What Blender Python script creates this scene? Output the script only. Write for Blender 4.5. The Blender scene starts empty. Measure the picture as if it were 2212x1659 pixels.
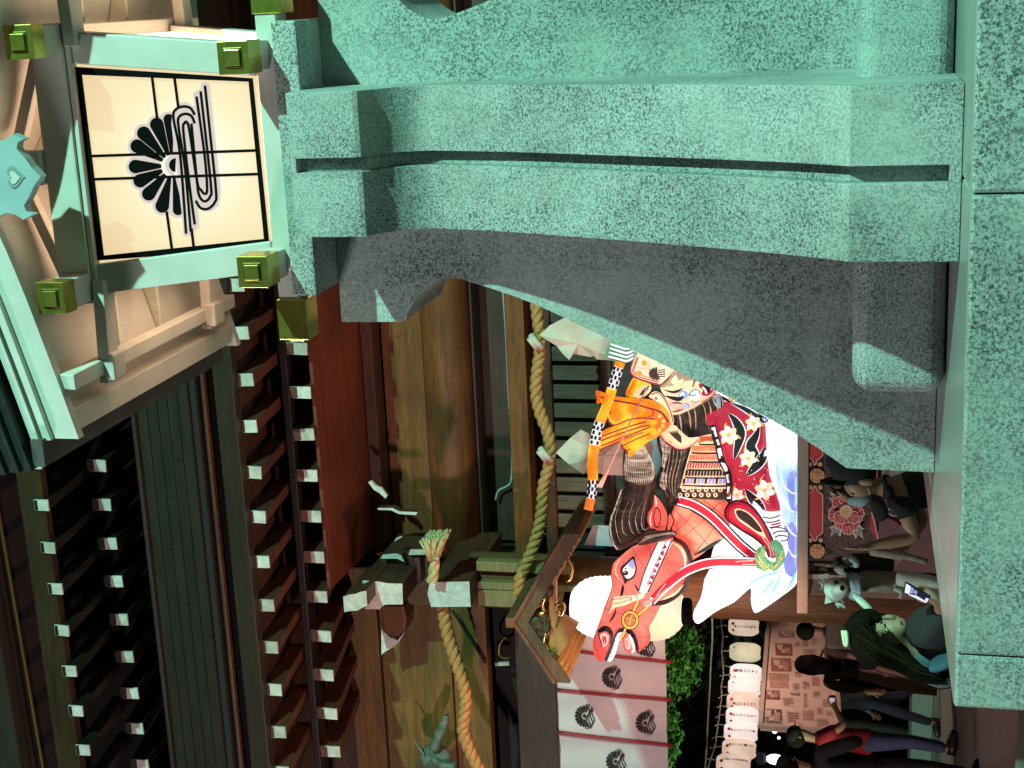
import bpy, bmesh, math, random
from mathutils import Vector as V, Matrix as M, noise as mnoise
from mathutils.geometry import delaunay_2d_cdt
random.seed(7)
S = bpy.context.scene
COL = S.collection
# ------------------------------------------------------------------ camera
# the photograph lies on its side: world up points to the left of the picture
FPX = 3194.0                      # focal length in units where the picture is 2212 x 1659
PIT, ROL, YAW = math.radians(13.0), math.radians(0.8), math.radians(15.0)
EYE = V((0, 0, 1.5))
FW = V((-math.sin(YAW)*math.cos(PIT), math.cos(YAW)*math.cos(PIT), math.sin(PIT)))
_rt = V((math.cos(YAW), math.sin(YAW), 0)); _up = _rt.cross(FW)
RT = math.cos(ROL)*_rt + math.sin(ROL)*_up
UP = -math.sin(ROL)*_rt + math.cos(ROL)*_up
cd = bpy.data.cameras.new('camera'); cam = bpy.data.objects.new('camera', cd); COL.objects.link(cam)
mx = M((-UP, RT, -FW)).transposed().to_4x4(); mx.translation = EYE
cam.matrix_world = mx
cd.sensor_width = 36.0; cd.lens = 36.0*FPX/2212.0; cd.clip_end = 500; cd.clip_start = 0.05
S.camera = cam
# ------------------------------------------------------------------ night sky, site floodlights, an added fill lamp, exposure
w = bpy.data.worlds.new("World"); S.world = w; w.use_nodes = True
nt = w.node_tree; bg = nt.nodes['Background']
sky = nt.nodes.new('ShaderNodeTexSky'); sky.sky_type = 'NISHITA'; sky.sun_disc = False
sky.sun_elevation = math.radians(-6); sky.sun_rotation = math.radians(200)
nt.links.new(sky.outputs[0], bg.inputs[0]); bg.inputs[1].default_value = 0.05
S.view_settings.view_transform = 'Standard'; S.view_settings.look = 'None'; S.view_settings.exposure = 0; S.view_settings.gamma = 1
S.cycles.use_denoising = True
S.cycles.max_bounces = 6; S.cycles.sample_clamp_indirect = 4

def spot(name, loc, target, power, col, size, angle=75, blend=0.4):
    l = bpy.data.lights.new(name, 'SPOT'); l.energy = power; l.color = col; l.shadow_soft_size = size
    l.spot_size = math.radians(angle); l.spot_blend = blend
    o = bpy.data.objects.new(name, l); COL.objects.link(o); o.location = loc
    o.rotation_euler = (V(target)-V(loc)).to_track_quat('-Z', 'Y').to_euler(); return o
spot('green_floodlight', (7.96, -2.01, 8.6), (-2.5, 8.0, 3.2), 13400, (0.36, 1.0, 0.74), 0.10, 70)
spot('red_floodlight', (-4.6, 9.5, 1.6), (-4.8, 12.0, 5.9), 400, (1.0, 0.40, 0.25), 0.2, 100, 0.6)
spot('white_fill_lamp', (-8.0, 2.2, 6.6), (-1.1, 6.3, 2.2), 1750, (0.86, 1.0, 0.95), 0.5, 52, 0.7)  # fill lamp added to lift the shaded side of the granite legs

spot('hall_floodlight', (-11.0, 2.0, 3.2), (-5.4, 12.2, 4.9), 2100, (1.0, 0.74, 0.70), 0.25, 58, 0.5)
spot('terrace_floodlight', (-15.5, 9.0, 6.0), (-10.2, 17.4, 0.4), 1500, (0.50, 1.0, 0.76), 0.2, 36, 0.5)
# ------------------------------------------------------------------ picture measurements -> the place
CROPS = {'f': (0, 0, 1/1.82278), 'a': (2100, 1280, 2.01091), 'b': (2200, 1900, 2.212), 'c': (3100, 1700, 3.3515),
         'd': (3100, 2190, 3.16), 'e': (3100, 2500, 3.16), 'g': (2780, 2400, 2.658), 'h': (1300, 2000, 2.212),
         '1': (0, 0, 1.64583), '2': (1344, 0, 1.64583), '3': (2688, 0, 1.64583), '4': (0, 1008, 1.64583), '5': (1344, 1008, 1.64583),
         '6': (2688, 1008, 1.64583), '7': (0, 2016, 1.64583), '8': (1344, 2016, 1.64583), '9': (2688, 2016, 1.64583)}
def px(c, x, y):
    ox, oy, s = CROPS[c]
    return ((ox + x/s)/1.82278, (oy + y/s)/1.82278)
def ray(x, y):
    return FW + (829.5-y)/FPX*RT + (1106-x)/FPX*UP
def PY(c, x, y, Y):
    d = ray(*px(c, x, y)); return EYE + d*(Y/d.y)
def PX(c, x, y, X):
    d = ray(*px(c, x, y)); return EYE + d*(X/d.x)
def PZ(c, x, y, Z):
    d = ray(*px(c, x, y)); return EYE + d*((Z-1.5)/d.z)
def PP(c, x, y, p0, n):
    d = ray(*px(c, x, y)); return EYE + d*((V(p0)-EYE).dot(n)/d.dot(n))

# ------------------------------------------------------------------ materials
def mat(name, col=(0.5, 0.5, 0.5), rough=0.6, metal=0.0, emit=None, est=1.0, spec=0.5):
    m = bpy.data.materials.new(name); m.use_nodes = True
    b = m.node_tree.nodes['Principled BSDF']
    b.inputs['Base Color'].default_value = (*col, 1); b.inputs['Roughness'].default_value = rough
    b.inputs['Metallic'].default_value = metal; b.inputs['Specular IOR Level'].default_value = spec
    if emit: b.inputs['Emission Color'].default_value = (*emit, 1); b.inputs['Emission Strength'].default_value = est
    return m
def nodes(m): return m.node_tree.nodes, m.node_tree.links, m.node_tree.nodes['Principled BSDF']
def coords(m, sc):
    n, l, b = nodes(m)
    tc = n.new('ShaderNodeTexCoord'); mp = n.new('ShaderNodeMapping'); mp.inputs['Scale'].default_value = sc
    l.new(tc.outputs['Object'], mp.inputs[0]); return mp.outputs[0]
def noise(m, vec, scale, detail=3, rough=0.5):
    n, l, b = nodes(m); t = n.new('ShaderNodeTexNoise'); t.inputs['Scale'].default_value = scale
    t.inputs['Detail'].default_value = detail; t.inputs['Roughness'].default_value = rough
    l.new(vec, t.inputs['Vector']); return t.outputs['Fac']
def ramp(m, fac, stops):
    n, l, b = nodes(m); r = n.new('ShaderNodeValToRGB'); e = r.color_ramp.elements
    while len(e) < len(stops): e.new(0.5)
    for k, (p, c) in enumerate(stops): e[k].position = p; e[k].color = (*c, 1)
    l.new(fac, r.inputs[0]); return r.outputs[0]
def mixc(m, fac, a, b_, mode='MIX'):
    n, l, b = nodes(m); x = n.new('ShaderNodeMix'); x.data_type = 'RGBA'; x.blend_type = mode
    for s, v in ((0, fac), (6, a), (7, b_)):
        if hasattr(v, 'links'): l.new(v, x.inputs[s])
        else: x.inputs[s].default_value = v if s == 0 else (*v, 1)
    return x.outputs[2]
def bump(m, fac, strength, dist):
    n, l, b = nodes(m); u = n.new('ShaderNodeBump'); u.inputs['Strength'].default_value = strength; u.inputs['Distance'].default_value = dist
    l.new(fac, u.inputs['Height']); l.new(u.outputs[0], b.inputs['Normal'])
def varied(name, c1, c2, scale=6, sc=(1, 1, 1), rough=0.6, metal=0.0, bmp=0.0, bd=0.004, detail=4):
    m = mat(name, c1, rough, metal); v = coords(m, sc); f = noise(m, v, scale, detail, 0.6)
    m.node_tree.links.new(ramp(m, f, [(0.32, c1), (0.68, c2)]), nodes(m)[2].inputs['Base Color'])
    if bmp: bump(m, f, bmp, bd)
    return m
def granite(name, k=1.0):
    m = mat(name, (0.4, 0.4, 0.4), 0.62); v = coords(m, (1, 1, 1)); n, l, b = nodes(m)
    f1 = noise(m, v, 112, 3, 0.7); f2 = noise(m, v, 230, 2, 0.6); big = noise(m, v, 2.3, 3, 0.6)
    sp = ramp(m, f1, [(0.37, (0.05*k,)*3), (0.46, (0.24*k,)*3), (0.53, (0.45*k,)*3), (0.66, (0.52*k, 0.51*k, 0.49*k))])
    fine = ramp(m, f2, [(0.38, (0.45,)*3), (0.56, (1.0,)*3)])
    c = mixc(m, 0.75, sp, fine, 'MULTIPLY')
    smooth = ramp(m, big, [(0.40, (0.0,)*3), (0.66, (1.0,)*3)])
    sm = n.new('ShaderNodeMath'); sm.operation = 'MULTIPLY'; sm.inputs[1].default_value = 0.62; l.new(smooth, sm.inputs[0])
    c2 = mixc(m, sm.outputs[0], c, (0.44*k, 0.435*k, 0.42*k))
    stain = ramp(m, noise(m, v, 1.25, 4, 0.65), [(0.34, (0.66, 0.66, 0.64)), (0.60, (1.06,)*3)])
    streak = ramp(m, noise(m, coords(m, (7, 7, 0.55)), 1.6, 4, 0.6), [(0.30, (0.74,)*3), (0.52, (1.0,)*3)])
    c2 = mixc(m, 0.75, c2, stain, 'MULTIPLY'); c2 = mixc(m, 0.55, c2, streak, 'MULTIPLY')
    l.new(c2, b.inputs['Base Color']); bump(m, f1, 0.35, 0.004); return m
def wood(name, c1, c2, axis='x', rough=0.55, scale=3.0):
    sc = {'x': (0.35, 6, 6), 'y': (6, 0.35, 6), 'z': (6, 6, 0.35)}[axis]
    m = mat(name, c1, rough); v = coords(m, sc); n, l, b = nodes(m)
    f = noise(m, v, scale, 6, 0.65); f2 = noise(m, v, scale*5, 3, 0.7); f3 = noise(m, coords(m, (1, 1, 1)), 1.3, 2)
    c = ramp(m, f, [(0.3, c1), (0.7, c2)])
    c = mixc(m, 0.8, c, ramp(m, f2, [(0.35, (0.45,)*3), (0.6, (1,)*3)]), 'MULTIPLY')
    c = mixc(m, 0.7, c, ramp(m, f3, [(0.35, (0.55,)*3), (0.65, (1.1,)*3)]), 'MULTIPLY')
    l.new(c, b.inputs['Base Color']); bump(m, f2, 0.25, 0.003); return m
def glow(name, col, hot=None, est=1.0, scale=3.0, lo=0.42, hi=0.72):
    """painted paper lit from inside: the paint's colour, brighter by the bulbs"""
    m = mat(name, tuple(0.5*c for c in col), 0.7); n, l, b = nodes(m)
    hot = hot or tuple(min(1.2, c*1.3+0.04) for c in col)
    f = noise(m, coords(m, (1, 1, 1)), scale, 2, 0.5)
    l.new(ramp(m, f, [(lo, col), (hi, hot)]), b.inputs['Emission Color']); b.inputs['Emission Strength'].default_value = est
    return m
GRT = varied('polished_granite_top', (0.20, 0.20, 0.19), (0.30, 0.30, 0.285), 5, (1, 6, 1), rough=0.28)
GR = granite('granite'); GRP = granite('granite_plinth', 0.95)
WHITE = varied('white_paint', (0.54, 0.46, 0.435), (0.63, 0.545, 0.515), 5, rough=0.45)
GOLD = varied('gilt_metal', (0.42, 0.33, 0.06), (0.62, 0.50, 0.10), 14, rough=0.28, metal=0.85, bmp=0.1)
GOLDD = mat('gilt_metal_dark', (0.16, 0.13, 0.03), 0.4, 0.8)
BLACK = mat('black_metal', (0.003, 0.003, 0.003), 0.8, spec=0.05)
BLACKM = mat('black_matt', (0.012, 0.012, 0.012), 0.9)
TILE = varied('dark_roof_tile', (0.012, 0.012, 0.012), (0.024, 0.024, 0.023), 9, rough=0.5, bmp=0.2)
COPPER = varied('patinated_copper', (0.014, 0.011, 0.009), (0.026, 0.020, 0.016), 4, (0.5, 3, 3), rough=0.6)
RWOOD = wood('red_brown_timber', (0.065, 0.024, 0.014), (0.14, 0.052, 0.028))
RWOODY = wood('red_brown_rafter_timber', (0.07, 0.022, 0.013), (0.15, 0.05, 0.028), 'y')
PLANK = wood('weathered_plank', (0.16, 0.047, 0.011), (0.33, 0.105, 0.026))
PLANK2 = wood('weathered_beam', (0.20, 0.053, 0.015), (0.36, 0.105, 0.032))
PILLAR = wood('pillar_timber', (0.17, 0.085, 0.035), (0.32, 0.17, 0.075), 'z')
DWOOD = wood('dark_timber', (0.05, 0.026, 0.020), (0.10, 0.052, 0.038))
SLAT = wood('lattice_timber', (0.10, 0.075, 0.055), (0.18, 0.13, 0.10), 'z')
ENDW = varied('white_end_paint', (0.50, 0.50, 0.48), (0.78, 0.78, 0.75), 13, rough=0.6, detail=6)
_n, _l, _b = nodes(ENDW); _oi = _n.new('ShaderNodeObjectInfo')
_src = _b.inputs['Base Color'].links[0].from_socket
_l.new(mixc(ENDW, 0.9, _src, ramp(ENDW, _oi.outputs['Random'], [(0.0, (0.62, 0.60, 0.56)), (1.0, (1.0, 1.0, 1.0))]), 'MULTIPLY'), _b.inputs['Base Color'])
ROPE = varied('straw_rope', (0.42, 0.20, 0.065), (0.62, 0.31, 0.11), 40, rough=0.8, bmp=0.4)
STRAW = varied('straw_bundle', (0.40, 0.34, 0.16), (0.62, 0.52, 0.28), 30, rough=0.8)
PAPER = varied('white_paper', (0.66, 0.50, 0.44), (0.78, 0.62, 0.56), 7, rough=0.7)

# ------------------------------------------------------------------ mesh builder
class MB:
    def __init__(s): s.v = []; s.f = []; s.m = []
    def add(s, vs, fs, mi=0):
        o = len(s.v); s.v += [V(p) for p in vs]; s.f += [tuple(o+i for i in f) for f in fs]; s.m += [mi]*len(fs)
    def box(s, lo, hi, mi=0):
        x0, y0, z0 = lo; x1, y1, z1 = hi
        s.hexa([(x0,y0,z0),(x1,y0,z0),(x1,y1,z0),(x0,y1,z0),(x0,y0,z1),(x1,y0,z1),(x1,y1,z1),(x0,y1,z1)], mi)
    def hexa(s, p, mi=0):
        s.add(p, [(0,3,2,1),(4,5,6,7),(0,1,5,4),(1,2,6,5),(2,3,7,6),(3,0,4,7)], mi)
    def bar(s, a, b, wd, ht, mi=0, up=(0,0,1), wd2=None, ht2=None):
        a = V(a); b = V(b); d = (b-a).normalized(); u = V(up); u = (u-d*u.dot(d)).normalized(); r = d.cross(u)
        w2 = wd if wd2 is None else wd2; h2 = ht if ht2 is None else ht2
        q = []
        for c, ww, hh in ((a, wd, ht), (b, w2, h2)):
            q += [c-r*ww/2-u*hh/2, c+r*ww/2-u*hh/2, c+r*ww/2+u*hh/2, c-r*ww/2+u*hh/2]
        s.add(q, [(0,1,2,3),(7,6,5,4),(0,4,5,1),(1,5,6,2),(2,6,7,3),(3,7,4,0)], mi)
    def tube(s, pts, r, n=8, mi=0, caps=True, flat=1.0):
        pts = [V(p) for p in pts]; rs = r if isinstance(r, (list, tuple)) else [r]*len(pts)
        vs = []; fs = []; u = None
        for i, p in enumerate(pts):
            d = (pts[min(i+1, len(pts)-1)] - pts[max(i-1, 0)]).normalized()
            if u is None: u = d.cross(V((0.31, 0.2, 0.93))).normalized() if abs(d.z) < 0.95 else d.cross(V((1, 0, 0))).normalized()
            u = (u - d*u.dot(d)).normalized(); r2 = d.cross(u)
            for k in range(n):
                a = 2*math.pi*k/n; vs.append(p + (u*math.cos(a) + r2*math.sin(a)*flat)*rs[i])
        for i in range(len(pts)-1):
            for k in range(n):
                k2 = (k+1) % n; fs.append((i*n+k, i*n+k2, (i+1)*n+k2, (i+1)*n+k))
        if caps: fs += [tuple(reversed(range(n))), tuple(range((len(pts)-1)*n, len(pts)*n))]
        s.add(vs, fs, mi)
    def lathe(s, prof, c, n=24, mi=0, mis=None):
        vs = [(c[0]+r*math.cos(2*math.pi*k/n), c[1]+r*math.sin(2*math.pi*k/n), c[2]+z) for r, z in prof for k in range(n)]
        for i in range(len(prof)-1):
            pass
        o = len(s.v); s.v += [V(p) for p in vs]
        for i in range(len(prof)-1):
            for k in range(n):
                k2 = (k+1) % n; s.f.append((o+i*n+k, o+i*n+k2, o+(i+1)*n+k2, o+(i+1)*n+k)); s.m.append(mis[i] if mis else mi)
        s.f.append(tuple(o+k for k in reversed(range(n)))); s.m.append(mi)
        s.f.append(tuple(o+(len(prof)-1)*n+k for k in range(n))); s.m.append(mi)
    def prism(s, poly, off, mi=0):
        """a flat outline pushed along off; both caps triangulated"""
        poly = [V(p) for p in poly]; off = V(off); n = len(poly)
        nrm = off.normalized(); a = (poly[1]-poly[0]).normalized(); a = (a-nrm*a.dot(nrm)).normalized(); b = nrm.cross(a)
        p2 = [V((p.dot(a), p.dot(b))) for p in poly]
        r = delaunay_2d_cdt(p2, [], [list(range(n))], 1, 1e-7)
        if len(r[0]) == n:
            cap = [tuple(r[3][i][0] for i in f) for f in r[2]]
        else: cap = [tuple(range(n))]
        vs = poly + [p+off for p in poly]
        fs = [(i, (i+1) % n, (i+1) % n + n, i+n) for i in range(n)]
        fs += [tuple(reversed(f)) for f in cap] + [tuple(i+n for i in f) for f in cap]
        s.add(vs, fs, mi)
    def ball(s, c, r, n=12, mi=0, squash=(1, 1, 1)):
        vs = []; fs = []; h = n//2
        for i in range(h+1):
            t = math.pi*i/h
            for k in range(n):
                p = 2*math.pi*k/n; vs.append(V(c)+V((math.sin(t)*math.cos(p)*squash[0], math.sin(t)*math.sin(p)*squash[1], math.cos(t)*squash[2]))*r)
        for i in range(h):
            for k in range(n): fs.append((i*n+k, (i+1)*n+k, (i+1)*n+(k+1) % n, i*n+(k+1) % n))
        s.add(vs, fs, mi)
    def build(s, name, mats, parent=None, smooth=False, bev=0.0, fix=True, base=None, seg=2):
        me = bpy.data.meshes.new(name)
        off = V(parent.get('_b', (0, 0, 0))) if parent else V(base or (0, 0, 0))
        me.from_pydata([p-off for p in s.v], [], s.f)
        for m in (mats if isinstance(mats, (list, tuple)) else [mats]): me.materials.append(m)
        me.polygons.foreach_set('material_index', s.m)
        if fix or bev:
            bm = bmesh.new(); bm.from_mesh(me)
            if bev: bmesh.ops.remove_doubles(bm, verts=bm.verts, dist=1e-5)
            bmesh.ops.recalc_face_normals(bm, faces=bm.faces); bm.to_mesh(me); bm.free()
        if smooth: me.polygons.foreach_set('use_smooth', [True]*len(me.polygons))
        o = bpy.data.objects.new(name, me); COL.objects.link(o)
        if parent:
            o.parent = parent; o['_b'] = tuple(off)
        else: o.location = off; o['_b'] = tuple(off)
        if bev:
            b = o.modifiers.new('bevel', 'BEVEL'); b.width = bev; b.segments = seg; b.limit_method = 'ANGLE'; b.angle_limit = math.radians(35)
        return o
def thing(name, label, cat, base=(0, 0, 0), group=None):
    o = bpy.data.objects.new(name, None); COL.objects.link(o); o.location = base; o['_b'] = tuple(base)
    o['label'] = label; o['category'] = cat; o.empty_display_size = 0.1
    if group: o['group'] = group
    return o
def tag(o, label, cat, group=None):
    o['label'] = label; o['category'] = cat
    if group: o['group'] = group
    return o
def struct(o): o['kind'] = 'structure'; return o
def catmull(pts, k=6):
    pts = [V(p) for p in pts]; out = []
    for i in range(len(pts)-1):
        p0, p1, p2, p3 = pts[max(i-1, 0)], pts[i], pts[i+1], pts[min(i+2, len(pts)-1)]
        for j in range(k):
            t = j/k
            out.append(0.5*((2*p1)+(-p0+p2)*t+(2*p0-5*p1+4*p2-p3)*t*t+(-p0+3*p1-3*p2+p3)*t*t*t))
    out.append(pts[-1]); return out

# ================================================================== ground
g = MB(); g.add([(-60, -20, 0), (40, -20, 0), (40, 90, 0), (-60, 90, 0)], [(0, 1, 2, 3)])
PAVE = varied('stone_paving', (0.20, 0.18, 0.16), (0.30, 0.27, 0.24), 3, rough=0.45, bmp=0.1)
struct(g.build('ground', PAVE))
g = MB(); g.box((-30, 9.3, 0.004), (8, 60, 0.42))
struct(g.build('pavement', varied('terrace_paving', (0.24, 0.21, 0.185), (0.33, 0.29, 0.26), 2.2, rough=0.4), bev=0.015))

# ================================================================== stone lantern
CX, CY = -0.615, 6.385
t = thing('stone_plinth', 'speckled granite plinth of square blocks carrying the tall stone lantern', 'plinth', (CX, CY, 0.0))
xs = [CX-1.705, -2.13, -0.63, 0.87, CX+1.705]; ys = [4.62, 6.1, 7.4, CY+1.765]
for i in range(4):
    for j in range(3):
        b = MB(); b.box((xs[i]+0.002, ys[j]+0.002, 0.004), (xs[i+1]-0.002, ys[j+1]-0.002, 1.165)); b.m[1] = 1; b.build('stone_block', [GRP, GRT], t, bev=0.012)
L = thing('stone_lantern', 'tall granite shrine lantern with flared legs and a lit crest window under a gable roof', 'stone lantern', (CX, CY, 1.165))
low = [(1.395, 1.167), (1.387, 1.521)]
cur = catmull([(1.387, 1.521, 0), (1.217, 1.771, 0), (1.009, 2.16, 0), (0.819, 2.553, 0), (0.678, 2.851, 0), (0.585, 3.12, 0), (0.565, 3.22, 0), (0.605, 3.315, 0), (0.679, 3.385, 0), (0.755, 3.425, 0)], 11)
prof = [(l-0.02, z) for l, z in low + [(p.x, p.y) for p in cur[1:]] + [(0.763, 3.445), (0.763, 3.722)]]
T = 0.29
def leg(axis, sgn):
    b = MB()
    def P(l, w, z): return (CX+sgn*l, CY+w, z) if axis == 'x' else (CX+w, CY+sgn*l, z)
    if axis == 'y' and sgn < 0:            # the front leg carries the long groove
        gz0, gz1 = 1.205, 3.70
        for w0, w1 in ((-T, -0.029), (0.029, T)):
            b.prism([P(0.1, w0, 1.167)] + [P(l, w0, z) for l, z in prof] + [P(0.1, w0, 3.722)], (w1-w0, 0, 0))
        q = [(1.374, 1.167), (1.3745, gz0), (1.32, gz0)] + [(l-0.05, z) for l, z in prof if gz0 < z < gz1] + [(0.693, gz1), (0.743, gz1), (0.743, 3.722)]
        b.prism([P(0.1, -0.0289, 1.167)] + [P(l, -0.0289, z) for l, z in q] + [P(0.1, -0.0289, 3.722)], (0.0578, 0, 0))
    else:
        off = (0, 2*T, 0) if axis == 'x' else (2*T, 0, 0)
        b.prism([P(T*0.9 if axis == 'x' else 0.1, -T, 1.167)] + [P(l, -T, z) for l, z in prof] + [P(T*0.9 if axis == 'x' else 0.1, -T, 3.721)], off)
    return b.build('leg', GR, L, bev=0.011)
for a, s_ in (('y', -1), ('y', 1), ('x', -1), ('x', 1)): leg(a, s_)
b = MB(); b.box((CX-0.885, CY-0.885, 1.168), (CX+0.885, CY+0.885, 1.506))
b.build('base_block', GR, L, smooth=False, bev=0.075, seg=5)
b = MB(); b.box((CX-0.569, CY-0.569, 3.7225), (CX+0.569, CY+0.569, 3.832)); b.build('top_slab', GR, L, bev=0.01)
# --- light box
Z0, Z1 = 3.95, 4.735
def half(z): return 0.480 + 0.082*(z-Z0)/(Z1-Z0)
def face_pt(u, z, out=0.0, side='f'):
    h = half(z)
    if side == 'f': return V((CX+u*h, CY-h-out, z))
    if side == 'b': return V((CX+u*h, CY+h+out, z))
    if side == 'l': return V((CX-h-out, CY+u*h, z))
    return V((CX+h+out, CY+u*h, z))
LB = bpy.data.objects.new('light_box', None); COL.objects.link(LB); LB.parent = L
LB['_b'] = tuple(L['_b'])
for k in range(4):
    sx, sy = ((-1, -1), (1, -1), (1, 1), (-1, 1))[k]
    b = MB()
    def c(z, d): h = half(z); return (CX+sx*(h-0.066)+d[0]*0.066, CY+sy*(h-0.066)+d[1]*0.066, z)
    b.hexa([c(Z0, d) for d in ((-1,-1),(1,-1),(1,1),(-1,1))] + [c(Z1+0.015, d) for d in ((-1,-1),(1,-1),(1,1),(-1,1))])
    b.build('corner_post', WHITE, LB, bev=0.006)
PANE = mat('lit_milk_glass', (0.06, 0.06, 0.055), 0.5, emit=(0.93, 0.735, 0.44), est=0.98)
n_, l_, b_ = nodes(PANE)
tc_ = n_.new('ShaderNodeTexCoord'); dv = n_.new('ShaderNodeVectorMath'); dv.operation = 'DISTANCE'; dv.inputs[1].default_value = (0.0, -0.49, 3.13)
l_.new(tc_.outputs['Object'], dv.inputs[0])      # bulb glow put into the emission: brighter towards the middle of the crest pane
l_.new(ramp(PANE, dv.outputs['Value'], [(0.10, (1.0, 0.93, 0.74)), (0.30, (0.92, 0.745, 0.46)), (0.55, (0.80, 0.62, 0.35))]), b_.inputs['Emission Color']); b_.inputs['Emission Strength'].default_value = 1.05
PANE2 = mat('lit_side_glass', (0.06, 0.06, 0.055), 0.5, emit=(1.0, 0.76, 0.46), est=4.6)
CREAM = mat('lit_pale_glass', (0.06, 0.06, 0.06), 0.5, emit=(0.74, 0.60, 0.57), est=0.9)
for side in 'fblr':
    b = MB(); b.add([face_pt(-0.79, Z0+0.005, -0.03, side), face_pt(0.79, Z0+0.005, -0.03, side), face_pt(0.79, Z1, -0.03, side), face_pt(-0.79, Z1, -0.03, side)], [(0, 1, 2, 3)])
    b.add([face_pt(-0.79, Z0+0.005, -0.036, side), face_pt(0.79, Z0+0.005, -0.036, side), face_pt(0.79, Z1, -0.036, side), face_pt(-0.79, Z1, -0.036, side)], [(3, 2, 1, 0)])
    b.build('glass_pane', PANE if side == 'f' else PANE2, LB, fix=False)
FN = V((0, -1, -0.082/0.77)).normalized(); FP = face_pt(0, Z0, -0.03)
def onface(x, y, lift): return PP('1', x, y, FP+FN*lift, FN)
def ribbon(mb, pts, wd, lift, mi=0, th=0.004, proj=None):
    """a flat strip of given width (px) along px points on the front pane"""
    pts = [V((p[0], p[1], 0)) for p in pts]; q = []
    for i, p in enumerate(pts):
        d = (pts[min(i+1, len(pts)-1)]-pts[max(i-1, 0)]); d.normalize(); nn = V((-d.y, d.x, 0))*wd/2; q.append((p+nn, p-nn))
    for i in range(len(q)-1):
        vs = [proj(a.x, a.y, lift) for a in (q[i][0], q[i][1], q[i+1][1], q[i+1][0])]
        mb.add(vs, [(0, 1, 2, 3)], mi)
def poly(mb, pts, lift, mi, proj):
    n = len(pts); p2 = [V((a, b)) for a, b in pts]
    r = delaunay_2d_cdt(p2, [], [list(range(n))], 1, 1e-6)
    mb.add([proj(p.x, p.y, lift) for p in r[0]], [tuple(f) for f in r[2]], mi)
# frame, bars and crest of the front pane
fr = MB()
O = [(462, 432), (1634, 508), (1744, 1606), (612, 1690)]; I = [(525, 485), (1610, 530), (1710, 1550), (668, 1658)]
for k in range(4):
    k2 = (k+1) % 4
    q = [onface(*O[k], 0.012), onface(*O[k2], 0.012), onface(*I[k2], 0.012), onface(*I[k], 0.012)]
    fr.hexa([p-FN*0.012 for p in q]+[p for p in q])
for a_, b__ in (((985, 495), (1018, 765)), ((1080, 1370), (1115, 1622)), ((1130, 500), (1155, 690)), ((1240, 1480), (1257, 1612)), ((585, 1012), (1660, 975)), ((605, 1162), (1675, 1128))):
    ribbon(fr, [a_, b__], 19, 0.0075, 0, proj=onface)
fr.build('pane_frame', BLACK, LB)
cr = MB(); cc = (1118, 1075)
tips = [(1090, 738), (1000, 765), (902, 830), (850, 925), (833, 1080), (868, 1190), (935, 1290), (1040, 1378), (1158, 1395)]
def petal(tip, r0, rr, grow, lift, mi):
    d = V((tip[0]-cc[0], tip[1]-cc[1])); ln = d.length; d /= ln; nn = V((-d.y, d.x)); w1 = rr+grow; pts = []
    c = V(cc); end = ln-rr
    wi = max(8, rr*r0/end*0.9)+grow*0.6
    pts.append(c+d*(r0-grow*0.5)+nn*wi); pts.append(c+d*(r0-grow*0.5)-nn*wi)
    for k in range(9):
        a = -math.pi/2+math.pi*k/8; pts.append(c+d*(end+math.cos(a)*w1)+nn*math.sin(a)*w1)
    poly(cr, [(p.x, p.y) for p in pts], lift, mi, onface)
for i, tp in enumerate(tips): petal(tp, 90, 47, 17, 0.0015+i*0.0001, 1)
for i, tp in enumerate(tips): petal(tp, 72, 45 if 0 < i < 8 else 34, 0, 0.0035+i*0.0001, 0)
wave = [(1250, 600), (1300, 575), (1305, 535), (1355, 532), (1375, 700), (1432, 1240), (1418, 1330), (1370, 1370), (1320, 1368), (1282, 1340), (1290, 1465), (1260, 1500), (1235, 1530), (1190, 1530), (1180, 1400), (1110, 800), (1118, 720), (1160, 668), (1210, 660), (1262, 690)]
poly(cr, wave, 0.0048, 1, onface)
core = [(cc[0]+22+72*math.cos(a), cc[1]-5+72*math.sin(a)) for a in [math.pi*0.55+math.pi*0.95*k/12 for k in range(13)]]
poly(cr, core, 0.0049, 1, onface)
core = [(cc[0]+22+45*math.cos(a), cc[1]-5+45*math.sin(a)) for a in [math.pi*0.52+math.pi*0.98*k/12 for k in range(13)]]
poly(cr, core, 0.0056, 0, onface)
def smooth2(pts, k=5): return [(p.x, p.y) for p in catmull([(a, b, 0) for a, b in pts], k)]
lines = [[(1262, 745), (1235, 702), (1190, 690), (1142, 708), (1124, 765), (1168, 1010), (1206, 1515)],
         [(1262, 800), (1240, 752), (1198, 738), (1158, 762), (1158, 830), (1200, 1100), (1236, 1500)],
         [(1262, 1455), (1225, 1180), (1188, 850), (1195, 800), (1210, 792), (1228, 850), (1278, 1180), (1302, 1230), (1325, 1255), (1342, 1225), (1325, 1000), (1273, 625)],
         [(1240, 800), (1275, 1160), (1290, 1265), (1325, 1305), (1362, 1272), (1365, 1180), (1300, 592)],
         [(1268, 1300), (1300, 1348), (1350, 1352), (1392, 1310), (1400, 1240), (1365, 900), (1328, 555)]]
for i, ln in enumerate(lines): ribbon(cr, smooth2(ln), 18, 0.0062+i*0.0002, 0, proj=onface)
cr.build('crest', [BLACK, CREAM], LB, fix=False)
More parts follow.
